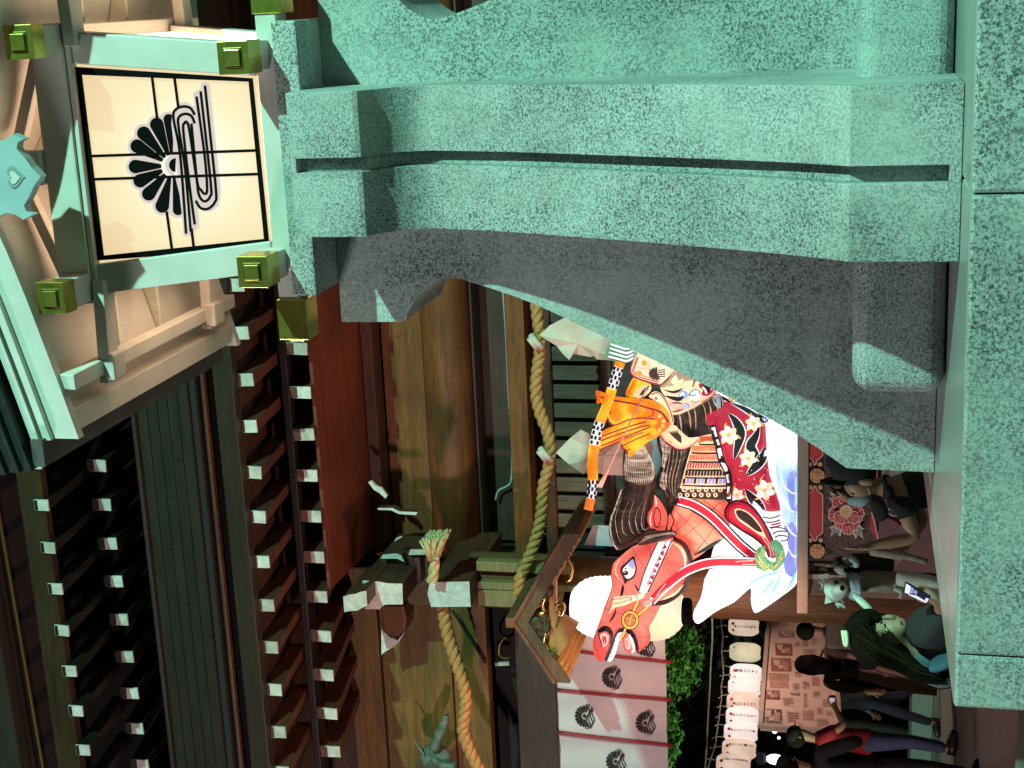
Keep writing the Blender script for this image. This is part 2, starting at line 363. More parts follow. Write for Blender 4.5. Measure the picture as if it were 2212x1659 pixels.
# rails of the box and the crossing beams with gilt ends
b = MB(); b.box((CX-0.47, CY-0.505, 3.834), (CX+0.47, CY-0.40, 3.932)); b.build('sill_rail', WHITE, LB, bev=0.006)
def beam(name, lo, hi, mat_=WHITE): m_ = MB(); m_.box(lo, hi); return m_.build(name, mat_, L, bev=0.006)
def cap(parent, lo, hi, axis, sgn, mb_name='gilt_cap'):
    """gilt sleeve over a beam end with a stepped square boss on its face"""
    m_ = MB(); m_.box(lo, hi); lo = V(lo); hi = V(hi); c = (lo+hi)/2; h = (hi-lo)/2
    for q, mi, d in ((0.60, 1, 0.004), (0.48, 0, 0.014)):
        l2 = c-h*q; h2 = c+h*q
        e = (hi if sgn > 0 else lo)[axis]
        l2[axis], h2[axis] = min(e, e+sgn*d), max(e, e+sgn*d)
        m_.box(l2, h2, mi)
    return m_.build(mb_name, [GOLD, GOLDD], parent, bev=0.003)
for sx in (-1, 1):          # low front-to-back beams on the slab
    x0 = CX+sx*0.435-0.06
    bm_ = beam('floor_beam', (x0, CY-0.62, 3.875), (x0+0.12, CY+0.62, 3.992))
    cap(bm_, (x0-0.006, CY-0.735, 3.868), (x0+0.126, CY-0.60, 4.0), 1, -1)
    cap(bm_, (x0-0.006, CY+0.60, 3.868), (x0+0.126, CY+0.735, 4.0), 1, 1)
for sy in (-1, 1):          # and the side-to-side ones below them
    y0 = CY+sy*0.44-0.06
    bm_ = beam('floor_beam', (CX-0.62, y0, 3.8325), (CX+0.62, y0+0.12, 3.925))
    cap(bm_, (CX-0.775, y0-0.008, 3.80), (CX-0.60, y0+0.128, 3.933), 0, -1)
    cap(bm_, (CX+0.60, y0-0.008, 3.80), (CX+0.775, y0+0.128, 3.933), 0, 1)
ZT = 4.735
b = MB(); b.box((CX-0.56, CY-0.575, ZT+0.001), (CX+0.56, CY-0.50, ZT+0.024)); b.build('head_trim', WHITE, L, bev=0.004)
b = MB(); b.box((CX-0.60, CY-0.590, ZT+0.026), (CX+0.60, CY-0.50, ZT+0.175)); b.build('head_rail', WHITE, L, bev=0.006)
b = MB(); b.box((CX-0.60, CY+0.50, ZT+0.026), (CX+0.60, CY+0.585, ZT+0.115)); b.build('head_rail', WHITE, L, bev=0.006)
for sx in (-1, 1):          # upper beams reaching out to the front gable
    x0 = CX+sx*0.53-0.06
    bm_ = beam('roof_beam', (x0, CY-0.80, ZT+0.028), (x0+0.125, CY+0.80, ZT+0.14))
    cap(bm_, (x0-0.006, CY-0.825, ZT+0.02), (x0+0.131, CY-0.73, ZT+0.148), 1, -1)
for sy in (-0.545, 0.545):   # arms carrying the side purlins
    for sx in (-1, 1):
        b = MB(); b.bar((CX+sx*0.50, CY+sy, ZT-0.012), (CX+sx*0.96, CY+sy, ZT+0.008), 0.10, 0.055); b.build('bracket_arm', WHITE, L, bev=0.006)
for sx in (-1, 1):
    b = MB(); b.bar((CX+sx*0.885, CY-0.86, ZT+0.035), (CX+sx*0.885, CY+0.86, ZT+0.035), 0.07, 0.07); b.build('purlin', WHITE, L, bev=0.006)
    for sy in (-0.545, 0.545):
        b = MB(); b.box((CX+sx*0.885-0.06, CY+sy-0.06, ZT-0.05), (CX+sx*0.885+0.06, CY+sy+0.06, ZT+0.012)); b.build('bearing_block', WHITE, L, bev=0.012)
# --- roof: swept gable, front and back, curve given as (distance from centre, height)
rc = catmull([(1.13, 4.735, 0), (0.88, 4.80, 0), (0.64, 4.865, 0), (0.48, 4.91, 0), (0.25, 4.985, 0), (0.1, 5.06, 0), (0.0, 5.12, 0)], 4)
rcv = [(p.x, p.y) for p in rc]
YF, YB = 5.50, 7.27
def sweep(y0, y1, d0, d1, z0, z1, sgn, trim=0.0):
    """a strip following the roof curve between offsets z0..z1, tip shortened by trim"""
    m_ = MB(); pts = [(r, z) for r, z in rcv if r <= 1.13-trim+1e-6]
    for i in range(len(pts)-1):
        (r0, a), (r1, c) = pts[i], pts[i+1]
        m_.hexa([(CX+sgn*r0, y0, a+z0), (CX+sgn*r0, y1, a+z0), (CX+sgn*r1, y1, c+z0), (CX+sgn*r1, y0, c+z0),
                 (CX+sgn*r0, y0, a+z1), (CX+sgn*r0, y1, a+z1), (CX+sgn*r1, y1, c+z1), (CX+sgn*r1, y0, c+z1)])
    return m_
RO = bpy.data.objects.new('roof', None); COL.objects.link(RO); RO.parent = L; RO['_b'] = tuple(L['_b'])
for sgn in (-1, 1):
    sweep(YF+0.045, YB-0.045, 0, 0, 0.085, 0.112, sgn).build('roof_boarding', WHITE, RO)
    tl_ = MB(); ext = [(1.25, 4.70)]+rcv
    for i in range(len(ext)-1):
        (r0, a), (r1, c) = ext[i], ext[i+1]
        for za, zb, y0, y1 in ((0.225, 0.262, YF-0.09, YB+0.09), (0.264, 0.31, YF-0.12, YB+0.12), (0.312, 0.37, YF-0.15, YB+0.15)):
            tl_.hexa([(CX+sgn*r0, y0, a+za), (CX+sgn*r0, y1, a+za), (CX+sgn*r1, y1, c+za), (CX+sgn*r1, y0, c+za), (CX+sgn*r0, y0, a+zb), (CX+sgn*r0, y1, a+zb), (CX+sgn*r1, y1, c+zb), (CX+sgn*r1, y0, c+zb)])
    tl_.build('tile_layer', [TILE], RO)
    sweep(YF-0.02, YB+0.02, 0, 0, 0.20, 0.224, sgn).build('tile_batten', BLACK, RO)
    for y0, y1, za, zb, nm in ((YF, YF+0.045, 0.0, 0.115, 'bargeboard'), (YF-0.03, YF+0.04, 0.116, 0.150, 'barge_moulding'), (YF-0.045, YF+0.04, 0.162, 0.199, 'barge_moulding'),
                               (YB-0.045, YB, 0.0, 0.115, 'bargeboard'), (YB-0.04, YB+0.03, 0.116, 0.199, 'barge_moulding')):
        sweep(y0, y1, 0, 0, za, zb, sgn, 0.0).build(nm, WHITE, RO)
    b = MB(); b.box((CX+sgn*1.06-0.05, YF+0.047, 4.765), (CX+sgn*1.06+0.05, YB-0.047, 4.85)); b.build('eave_board', WHITE, RO, bev=0.004)
    b = MB(); b.box((CX+sgn*1.18-0.06, YF-0.06, 4.875), (CX+sgn*1.18+0.06, YB+0.06, 4.93)); b.build('tile_edge', varied('purple_brown_edge', (0.06, 0.05, 0.05), (0.09, 0.075, 0.075), 6), RO)
    for k in range(3):
        y = 5.62+k*0.12
        b = MB(); q = [(r, z) for r, z in rcv if 0.05 < r < 1.0]
    for k, (ra, rb) in enumerate(((0.62, 0.30), (0.30, 0.62))):
        pass
GB = varied('gable_boards', (0.60, 0.55, 0.47), (0.70, 0.65, 0.57), 4, (6, 1, 1))
gz = [(CX+s_*r, CY-0.20, z+0.08) for s_, seq in ((-1, rcv), (1, rcv[::-1][1:])) for r, z in seq if r <= 1.0]
b = MB(); b.prism(gz, (0, 0.02, 0)); b.build('gable_board', GB, RO)
b = MB(); b.prism([(x, CY+0.22, z) for x, y, z in gz], (0, 0.02, 0)); b.build('gable_board', GB, RO)
for sgn in (-1, 1):
    b = MB(); b.bar((CX+sgn*0.50, CY-0.50, 4.915), (CX+sgn*0.12, CY-0.50, 5.06), 0.05, 0.05, up=(0, 1, 0)); b.build('gable_strut', WHITE, RO, bev=0.004)
b = MB(); b.box((CX-0.075, CY-0.62, ZT+0.177), (CX+0.075, CY-0.56, ZT+0.34)); b.build('king_strut', WHITE, RO, bev=0.01)
# fish-tail pendant hanging at the gable's middle
gp = [(0, 0.0), (0.045, 0.045), (0.09, 0.075), (0.135, 0.115), (0.165, 0.105), (0.18, 0.07), (0.205, 0.13), (0.18, 0.17), (0.17, 0.22), (0.20, 0.30), (0.15, 0.36), (0.10, 0.55), (0, 0.6)]
gp = [(x, z) for x, z in gp] + [(-x, z) for x, z in gp[-2:0:-1]]
zg = 4.725
b = MB(); b.prism([(CX+x*0.85, YF-0.06, zg+z*0.8) for x, z in gp], (0, 0.05, 0))
heart = [(0.045*math.sin(a)**3, 0.085+0.0028*(13*math.cos(a)-5*math.cos(2*a)-2*math.cos(3*a)-math.cos(4*a))) for a in [2*math.pi*k/20 for k in range(20)]]
b.prism([(CX+x, YF-0.064, zg+0.03+z) for x, z in heart], (0, 0.003, 0), 1)
b.prism([(CX+x*0.6, YF-0.067, zg+0.03+0.085*0.4+z*0.6) for x, z in heart], (0, 0.0025, 0), 2)
b.build('gable_pendant', [varied('pale_blue_paint', (0.27, 0.33, 0.36), (0.34, 0.40, 0.43), 6), mat('pendant_groove', (0.20, 0.24, 0.24), 0.6), WHITE], RO, bev=0.004)
def zat(c, x, y, Y): return PY(c, x, y, Y).z
def xat(c, x, y, Y): return PY(c, x, y, Y).x
# ================================================================== shrine hall
H = thing('shrine_hall', 'dark timber shrine hall with white-ended rafters under copper-edged double eaves', 'shrine hall', (-5.2, 12.3, 0.42))
BRAFT = wood('shaded_rafter_timber', (0.006, 0.0045, 0.004), (0.013, 0.009, 0.007), 'y')  # rafter timber turned near black: the eave's shade is put into its colour
def row(n, p0, dx, dz, Y0, Y1, wd, ht, rise, first, m=None):
    for k in range(-first, n):
        x = p0[0]-dx*k+random.uniform(-0.006, 0.006); z = p0[1]-dz*k+random.uniform(-0.004, 0.004); tw_ = random.uniform(-0.045, 0.045)
        b = MB(); b.bar((x, Y0, z), (x, Y1, z+rise), wd, ht, up=(tw_, 0, 1))
        r = b.build('rafter', m or RWOODY, H)
        e = MB(); e.bar((x, Y0-0.004, z), (x, Y0+0.012, z), wd+0.006, ht+0.006, up=(tw_, 0, 1)); e.build('painted_end', ENDW, r)
row(10, (-2.89, 6.30), 0.3925, 0.0, 10.8, 11.62, 0.098, 0.128, 0.09, 3)
row(11, (-2.80, 6.115), 0.378, 0.0, 11.5, 13.4, 0.098, 0.182, 0.30, 3)
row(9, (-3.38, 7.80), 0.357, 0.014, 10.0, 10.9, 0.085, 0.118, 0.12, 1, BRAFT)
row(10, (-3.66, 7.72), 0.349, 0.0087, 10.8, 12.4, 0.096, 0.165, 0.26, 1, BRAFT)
XR, XL = 1.6, -8.6
def hb(name, x0, x1, y0, y1, z0, z1, m=RWOOD, bev=0.008, parent=None):
    b = MB(); b.box((min(x0, x1), y0, min(z0, z1)), (max(x0, x1), y1, max(z0, z1))); return b.build(name, m, parent or H, bev=bev)
# eaves: boards over the rafters, fascias and the copper edge
b = MB(); b.hexa([(XL, 10.72, 6.40), (XR, 10.72, 6.40), (XR, 13.6, 6.72), (XL, 13.6, 6.72), (XL, 10.72, 6.45), (XR, 10.72, 6.45), (XR, 13.6, 6.77), (XL, 13.6, 6.77)]); b.build('eave_boarding', DWOOD, H)
hb('fascia_board', XL, XR, 10.70, 10.82, 6.362, 6.535, wood('olive_fascia', (0.020, 0.0125, 0.006), (0.038, 0.024, 0.012)))
hb('eave_batten', XL, XR, 10.66, 10.72, 6.60, 6.63, RWOOD)
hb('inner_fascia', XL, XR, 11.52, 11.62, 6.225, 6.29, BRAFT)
for k in range(5):
    z0 = 6.712+k*0.099; b = MB(); x = XL
    while x < XR:
        x2 = min(XR, x+random.uniform(1.0, 1.5)); y = 10.60+0.012*k
        b.hexa([(x+0.004, y-0.018, z0+0.003), (x2, y-0.018, z0+0.003), (x2, y+0.2, z0+0.003), (x+0.004, y+0.2, z0+0.003), (x+0.004, y, z0+0.097), (x2, y, z0+0.097), (x2, y+0.2, z0+0.097), (x+0.004, y+0.2, z0+0.097)]); x = x2
    b.build('copper_edge', COPPER, H)
hb('ridge_lip', XL, XR, 10.60, 10.70, 7.212, 7.245, COPPER)
b = MB(); b.hexa([(XL, 10.62, 6.66), (XR, 10.62, 6.66), (XR, 14, 6.80), (XL, 14, 6.80), (XL, 10.62, 6.708), (XR, 10.62, 6.708), (XR, 14, 6.85), (XL, 14, 6.85)]); b.build('roof_deck', BLACKM, H)
# upper eave
p0 = PY('7', 130, 0, 10.0); p1 = PY('7', 370, 1659, 10.0); q0 = PY('7', 285, 0, 10.0); q1 = PY('7', 515, 1659, 10.0)
def strip(name, a0, a1, b0, b1, Y0, Y1, m, ext=1.6):
    da = (a1-a0); db = (b1-b0); A0 = a0-da*ext; A1 = a1+da*0.5; B0 = b0-db*ext; B1 = b1+db*0.5
    b = MB(); b.hexa([(B0.x, Y0, B0.z), (B1.x, Y0, B1.z), (B1.x, Y1, B1.z), (B0.x, Y1, B0.z), (A0.x, Y0, A0.z), (A1.x, Y0, A1.z), (A1.x, Y1, A1.z), (A0.x, Y1, A0.z)])
    return b.build(name, m, H)
strip('upper_fascia', p0, p1, q0, q1, 10.02, 10.10, wood('brown_fascia', (0.026, 0.014, 0.005), (0.055, 0.030, 0.011)))
b = MB(); b.hexa([(XL, 10.03, 8.15), (XR, 10.03, 8.45), (XR, 13, 8.5), (XL, 13, 8.2), (XL, 10.03, 8.2), (XR, 10.03, 8.5), (XR, 13, 8.55), (XL, 13, 8.25)]); b.build('upper_boarding', BLACKM, H)
a = PY('7', 0, 60, 9.9); c = PY('7', 278, 1659, 9.9)
b = MB(); b.tube([a-(c-a)*0.5, a, c, c+(c-a)*0.3], 0.012, 6); b.build('gutter_rod', GOLDD, H)
a0 = PY('7', -170, 780, 9.8); a1 = PY('7', -10, 1659, 9.8); b0 = PY('7', 0, 780, 9.8); b1 = PY('7', 150, 1659, 9.8)
strip('upper_copper_edge', a0, a1, b0, b1, 9.78, 9.98, COPPER, 1.0)
# soffit and right bay wall
SOF = wood('red_lit_soffit', (0.15, 0.035, 0.020), (0.24, 0.058, 0.032), 'x', scale=1.4)  # the red light from below is put into the board colour
XP = -5.16
b = MB(); b.hexa([(XP+0.12, 11.62, 6.03), (XR, 11.62, 6.03), (XR, 12.85, 5.97), (XP+0.12, 12.85, 5.97), (XP+0.12, 11.62, 6.06), (XR, 11.62, 6.06), (XR, 12.85, 6.0), (XP+0.12, 12.85, 6.0)]); b.build('soffit_board', SOF, H)
Yw = 13.0
def zz(v, y=1000, Y=Yw): return zat('f', v, y, Y)
hb('cornice', XP, XR, 12.72, 12.97, 5.86, 5.968, RWOOD)
hb('wall_plank', XP, XR, Yw, Yw+0.1, zz(865)+0.003, 5.86, PLANK)
hb('wall_plank', XP, XR, Yw-0.012, Yw+0.1, zz(928), zz(865), PLANK)
b = MB(); zc = (zz(931)+zz(1030))/2; rr = (zz(931)-zz(1030))/2
b.tube([(XP, Yw-0.02, zc), (-4, Yw-0.02, zc), (-2, Yw-0.02, zc), (XR, Yw-0.02, zc)], rr, 20); b.build('round_beam', PLANK2, H, smooth=True)
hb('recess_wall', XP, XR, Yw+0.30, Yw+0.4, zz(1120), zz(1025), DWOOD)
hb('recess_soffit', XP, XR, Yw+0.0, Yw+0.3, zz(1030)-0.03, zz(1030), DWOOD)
hb('tie_beam', XP, XR, Yw-0.10, Yw+0.22, zz(1150), zz(1110), PLANK)
hb('rail', XP, XR, Yw+0.02, Yw+0.12, zz(1197), zz(1174), RWOOD)
hb('rail', XP, XR, Yw+0.16, Yw+0.2, 0.42, zz(1150), BLACKM)
z1, z0 = zz(1197), zz(1300)
x = XP+0.25
while x < XR:
    hb('lattice_board', x, x+0.135, Yw+0.06, Yw+0.09, z0, z1, SLAT, 0.003); x += 0.182
hb('rail', XP, XR, Yw+0.02, Yw+0.13, z0-0.11, z0, DWOOD)
hb('panel', XP, XR, Yw+0.05, Yw+0.10, 0.42, z0-0.11, wood('grey_panel', (0.055, 0.045, 0.045), (0.10, 0.085, 0.08), 'z'))
# wiring in the recess
b = MB(); pts = [PY('5', x, y, 13.22) for x, y in ((1035, 150), (1050, 260), (1068, 520), (1085, 900), (1105, 1200), (1103, 1440), (1075, 1490), (1020, 1520), (1000, 1580))]
b.tube(catmull(pts, 4), 0.011, 6)
w1 = b.build('cable', varied('grey_cable', (0.35, 0.35, 0.38), (0.45, 0.45, 0.48), 8), H, smooth=True)
# corner pillar
b = MB(); b.tube([(XP, 12.3, 0.42), (XP, 12.3, 2.5), (XP, 12.3, 4.9)], 0.255, 28); b.build('pillar', PILLAR, H, smooth=True)
b = MB(); b.lathe([(0.40, 0), (0.40, 0.16), (0.33, 0.26)], (XP, 12.3, 0.40), 24); b.build('pillar_base', GR, H)
zt = zat('f', 1030, 1250, 12.0)
for y0, y1 in ((470, 555), (648, 712), (718, 860)):
    x0 = xat('h', 1400, y0, 12.0); x1 = xat('h', 1400, y1, 12.0)
    hb('pillar_strip', x1, x0, 12.0, 12.1, 3.9, zt, wood('olive_strip', (0.26, 0.19, 0.08), (0.36, 0.28, 0.12)))
# white-painted beam ends at the corner (the beam runs back into the wall)
def beam_end(pts, Y, depth, name='beam_end', body=RWOODY):
    f = [PY('h', x, y, Y) for x, y in pts]
    b = MB(); b.prism(f, (0, depth, 0)); o = b.build(name, body, H)
    b = MB(); b.prism([p+V((0, -0.006, 0)) for p in f], (0, 0.005, 0)); b.build('painted_end', ENDW, o)
beam_end([(868, 645), (1212, 640), (1225, 858), (880, 860), (850, 745)], 11.75, 1.25)
beam_end([(285, 630), (340, 635), (420, 640), (500, 655), (630, 658), (635, 838), (480, 840), (452, 855), (435, 880), (300, 880), (352, 820), (345, 740), (335, 690), (285, 680)], 11.85, 1.1)
beam_end([(115, 770), (170, 752), (220, 748), (262, 730), (315, 720), (325, 850), (280, 868), (240, 892), (180, 895), (125, 905)], 11.6, 0.9)
beam_end([(415, 0), (540, -2), (610, 30), (762, 36), (748, 60), (600, 52), (535, 20), (418, 14)], 12.35, 0.08)
beam_end([(462, 405), (580, 395), (620, 412), (648, 470), (585, 440), (440, 438)], 12.2, 0.1)
beam_end([(700, 358), (850, 362), (855, 405), (682, 408)], 12.25, 0.1)
beam_end([(560, 292), (575, 262), (612, 246), (630, 252), (600, 268)], 12.3, 0.06)
b = MB(); b.prism([PY('5', x, y, 12.35) for x, y in ((172, 1465), (195, 1458), (225, 1490), (262, 1505), (298, 1555), (285, 1572), (245, 1535), (210, 1515))], (0, 0.03, 0)); b.build('bracket_tip', ENDW, H)
hb('corner_block', xat('h', 500, 640, 12.3), xat('h', 500, 420, 12.3), 12.3, 12.9, zat('h', 820, 600, 12.4), zat('h', 480, 600, 12.4), RWOOD)
hb('corner_block', xat('h', 700, 840, 12.45), xat('h', 700, 430, 12.45), 12.45, 12.9, zat('h', 860, 600, 12.45), zat('h', 640, 600, 12.45), wood('olive_block', (0.15, 0.11, 0.05), (0.24, 0.18, 0.08)))
# left bay
YL = 12.6
PLANKL = wood('green_lit_plank', (0.13, 0.066, 0.014), (0.27, 0.14, 0.030))  # plank recoloured olive, the green floodlight is put into its colour
def zl(v): return zat('f', v, 1450, YL)
XE = XP-0.05
for v0, v1, d, m in ((757, 822, 0.0, PLANK), (824, 926, 0.05, PLANK2), (928, 978, -0.05, PLANK), (980, 1055, -0.02, PLANK)):
    hb('wall_plank', XL, XE, YL+d, YL+d+0.15, zl(v1), zl(v0), PLANKL)
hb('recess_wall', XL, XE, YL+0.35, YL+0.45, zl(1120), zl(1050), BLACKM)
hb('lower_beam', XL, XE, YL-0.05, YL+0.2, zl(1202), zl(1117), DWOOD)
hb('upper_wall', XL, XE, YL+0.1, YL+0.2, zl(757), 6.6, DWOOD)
hb('wall_end', XE-0.02, XE, YL-0.02, YL+0.9, 0.42, 6.4, DWOOD)
# carved ornaments under the left beams
b = MB(); q = [(430, 850), (640, 850), (665, 960), (655, 1080), (600, 1125), (490, 1120), (455, 1050), (440, 950)]
b.prism([PY('h', x, y, 12.3) for x, y in q], (0, 0.28, 0)); b.build('carved_bracket', PLANK, H, bev=0.02)
b = MB(); q = [(445, 1060), (520, 1125), (585, 1155), (650, 1075), (600, 1170), (545, 1215), (480, 1250), (447, 1280)]
b.prism([PY('h', x, y, 12.28) for x, y in q], (0, 0.1, 0)); b.build('bracket_scroll', ENDW, H)
b = MB(); b.ball(PY('8', 610, 1590, 12.3), 0.16, 14, 0, (0.9, 0.7, 1.0)); b.tube(catmull([PY('8', x, y, 12.22) for x, y in ((600, 1540), (640, 1430), (672, 1360), (676, 1320))], 4), [0.05]*8+[0.035]*5, 8)
b.tube(catmull([PY('8', x, y, 12.2) for x, y in ((540, 1580), (500, 1520), (470, 1480))], 3), 0.014, 6); b.tube(catmull([PY('8', x, y, 12.2) for x, y in ((590, 1600), (650, 1640), (740, 1650))], 3), 0.05, 6)
b.build('carved_beast_head', [varied('grey_green_carving', (0.05, 0.065, 0.05), (0.20, 0.24, 0.20), 12, rough=0.5)], H, smooth=True)
b = MB(); b.tube(catmull([PY('h', x, y, 12.7) for x, y in ((1530, 1120), (1480, 1180), (1470, 1270), (1520, 1310), (1575, 1290), (1590, 1200), (1530, 1120))], 4), 0.011, 6); b.build('iron_ring', GOLDD, H)
b = MB(); b.prism([PY('h', x, y, 12.7) for x, y in ((1435, 1352), (1555, 1345), (1560, 1372), (1440, 1378))], (0, 0.03, 0)); b.build('white_tab', ENDW, H)
b = MB(); b.tube([PY('h', 1065, 890, 12.5), PY('h', 1355, 1350, 12.55)], 0.014, 6); b.build('iron_rod', BLACKM, H)
# pale blue sheets leaning by the wall
b = MB(); b.prism([PY('b', x, y, 12.75) for x, y in ((300, 370), (560, 390), (560, 560), (220, 545))], (0, 0.02, 0))
tag(b.build('plastic_sheet', varied('blue_grey_sheet', (0.42, 0.48, 0.62), (0.52, 0.58, 0.72), 3), base=PY('b', 560, 450, 12.75)), 'pale blue sheet propped behind the float horse\'s mane', 'sheet')
b = MB(); b.prism([PY('a', x, y, 12.8) for x, y in ((880, 900), (1060, 880), (1060, 1210), (800, 1200))], (0, 0.02, 0))
tag(b.build('plastic_sheet', varied('grey_blue_board', (0.26, 0.29, 0.40), (0.34, 0.37, 0.48), 3), base=PY('a', 1000, 1100, 12.8)), 'dull blue grey board behind the lower paper streamer', 'sheet')

# ================================================================== ropes, tassel, paper streamers
def rope(mb, pts, r, turns_per_m=3.2, n=7, k=10):
    path = catmull(pts, k); s = 0.0
    for ph in range(3):
        q = []; s = 0.0; prev = path[0]; u = None
        for i, p in enumerate(path):
            s += (p-prev).length; prev = p
            d = (path[min(i+1, len(path)-1)]-path[max(i-1, 0)]).normalized()
            if u is None: u = d.cross(V((0, 1, 0.2))).normalized()
            u = (u-d*u.dot(d)).normalized(); w_ = d.cross(u); a = 2*math.pi*(s*turns_per_m+ph/3)
            q.append(p+(u*math.cos(a)+w_*math.sin(a))*r*0.52)
        mb.tube(q, r*0.62, n)
    for i in range(0, len(path)-1, 3):       # loose straws
        if random.random() < 0.8:
            a = path[i]+V((random.uniform(-1, 1), -1, random.uniform(-1, 1))).normalized()*r*0.9
            mb.tube([a, a+V((random.uniform(-.06, .06), -0.02, random.uniform(-.07, .03)))], 0.0029, 4)
rp = thing('sacred_rope', 'thick twisted straw rope strung along the hall front above the festival float', 'straw rope', PY('5', 1300, 900, 11.9))
b = MB(); rope(b, [PY('5', x, y, 11.95) for x, y in ((1270, 120), (1262, 290), (1275, 420), (1290, 580), (1270, 740), (1262, 880), (1290, 1020), (1345, 1170), (1350, 1330), (1310, 1490), (1300, 1640))] + [PY('8', x, y, 11.95) for x, y in ((1275, 120), (1240, 230), (1195, 340), (1155, 440), (1145, 530))], 0.050, 4.2, 7, 10)
b.build('rope', ROPE, rp, smooth=True)
for cx, cy in ((1265, 550), (1325, 1280)):
    b = MB(); c0 = PY('5', cx, cy, 11.87); b.tube([c0+V((-0.06, 0, -0.05)), c0+V((0.0, -0.03, 0.0)), c0+V((0.05, 0, 0.05))], 0.028, 8); b.tube([c0+V((-0.07, 0, 0.0)), c0+V((0.03, -0.03, 0.06))], 0.022, 8); b.build('paper_tie', PAPER, rp, smooth=True)
rp2 = thing('sacred_rope', 'olive-lit straw rope with a brush tassel looped over a white beam end', 'straw rope', PY('8', 700, 900, 12.0))
b = MB(); rope(b, [PY('8', x, y, 11.9) for x, y in ((598, 420), (650, 560), (668, 680), (690, 800), (735, 940), (780, 1080), (805, 1200), (795, 1340), (790, 1420), (830, 1540), (900, 1680), (980, 1800), (1080, 1960))], 0.056, 3.8, 7, 10); b.build('rope', ROPE, rp2, smooth=True)
b = MB(); rope(b, [PY('h', x, y, 11.62) for x, y in ((885, 640), (895, 580), (905, 520), (905, 440))], 0.045, 3.0, 7, 8)
b.tube([PY('h', 868, 432, 11.60), PY('h', 945, 442, 11.55)], 0.012, 6)
o = b.build('tassel_neck', STRAW, rp2, smooth=True)
b = MB()
for i in range(150):
    a = random.uniform(-1, 1); c_ = random.uniform(-1, 1)
    p0 = PY('h', 905+a*32, 440, 11.62)+V((0, c_*0.05, 0)); p2 = PY('h', 920+a*104+random.uniform(-6, 6), 243+random.uniform(-22, 14), 11.62)+V((0, c_*0.13, 0)); p1 = p0.lerp(p2, 0.45)+V((0, 0, 0))
    p1 = V((p1.x-(p1.x-(p0.x+p2.x)/2)*0.2, p1.y, p0.z+(p1.z-p0.z)))
    p1 = PY('h', 908+a*(55 if True else 0), 350, 11.62)+V((0, c_*0.075, 0))
    b.tube([p0, p1, p2], [0.014, 0.014, 0.009], 5)
b.build('tassel', STRAW, rp2, smooth=True)
def shide(crop, sheets, Y, label):
    t_ = thing('paper_streamer', label, 'paper streamer', PY(crop, *sheets[0][0], Y), 'folded paper streamers on the rope')
    for k, sh in enumerate(sheets):
        b = MB(); n = len(sh); f = [PY(crop, x, y, Y+0.02*k)+V((0, 0.03*math.sin(i*2.1+k), 0)) for i, (x, y) in enumerate(sh)]
        cen = sum(f, V())/n+V((0, -0.035, 0)); m_ = MB()
        m_.add(f+[cen], [(i, (i+1) % n, n) for i in range(n)]); m_.add([p+V((0, 0.006, 0)) for p in f+[cen]], [((i+1) % n, i, n) for i in range(n)])
        m_.build('paper_fold', PAPER, t_, fix=False)
def folds(sheets, n, rnd):
    """creased leaves lying over the outline of the streamer"""
    out = list(sheets); base = sheets[0]; xs_ = [p[0] for p in base]; ys_ = [p[1] for p in base]
    for k in range(n):
        fx = rnd.uniform(0.18, 0.8); x = min(xs_)+(max(xs_)-min(xs_))*fx; cy = (min(ys_)+max(ys_))/2; hh = (max(ys_)-min(ys_))*0.30*min(1, fx*2.2); y = cy+rnd.uniform(-0.35, 0.35)*hh+ (max(ys_)-min(ys_))*0.02
        L_ = rnd.uniform(60, 130); Hh = rnd.uniform(0.35, 0.7)*hh; out.append([(x-L_*0.6, y-Hh*0.2), (x-L_*0.1, y-Hh), (x+L_*0.7, y-Hh*0.7), (x+L_, y+Hh*0.1), (x+L_*0.5, y+Hh), (x-L_*0.3, y+Hh*0.8)])
    return out
rnd = random.Random(3)
shide('5', folds([[(1285, 515), (1345, 455), (1470, 385), (1530, 405), (1640, 425), (1800, 505), (1800, 680), (1650, 675), (1640, 640), (1615, 655), (1505, 640), (1480, 668), (1430, 630), (1395, 590)]], 7, rnd), 11.8, 'white folded paper streamer with jagged edge, nearest the granite leg')
shide('5', folds([[(1390, 1275), (1480, 1185), (1555, 1120), (1600, 1150), (1630, 1190), (1800, 1200), (1990, 1190), (2020, 1230), (2010, 1330), (1950, 1430), (1830, 1430), (1700, 1410), (1600, 1385), (1565, 1420), (1480, 1345)]], 8, rnd), 11.8, 'white folded paper streamer hanging behind the orange bow of the float')

# ================================================================== big paper lantern under its little roof
CHB = glow('lit_paper_bright', (0.95, 0.90, 0.74), (1.0, 0.98, 0.9), 1.6)
CHB2 = glow('lit_paper_dim', (0.72, 0.63, 0.40), (0.86, 0.78, 0.55), 1.0)  # same paper, lower part made dimmer: lamp falloff put into the colour
bx, by = xat('f', 1350, 1314, 11.6), 11.6
zt_, zb_ = zat('f', 1236, 1314, 11.6), zat('f', 1474, 1314, 11.6); hh = (zt_-zb_)/2; zc_ = (zt_+zb_)/2
bl = thing('paper_lantern', 'large glowing white paper lantern hanging behind the horse\'s muzzle', 'paper lantern', (bx, by, zb_))
pr = []; N_ = 44
for i in range(N_+1):
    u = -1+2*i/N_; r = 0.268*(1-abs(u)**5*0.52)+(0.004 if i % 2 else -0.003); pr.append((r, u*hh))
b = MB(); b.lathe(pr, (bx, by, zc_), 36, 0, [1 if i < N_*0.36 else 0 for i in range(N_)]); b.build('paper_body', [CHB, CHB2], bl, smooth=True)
b = MB(); b.lathe([(0.10, 0), (0.115, 0.02), (0.115, 0.07), (0.10, 0.08)], (bx, by, zb_-0.075), 24); b.build('lower_ring', BLACK, bl, bev=0.004)
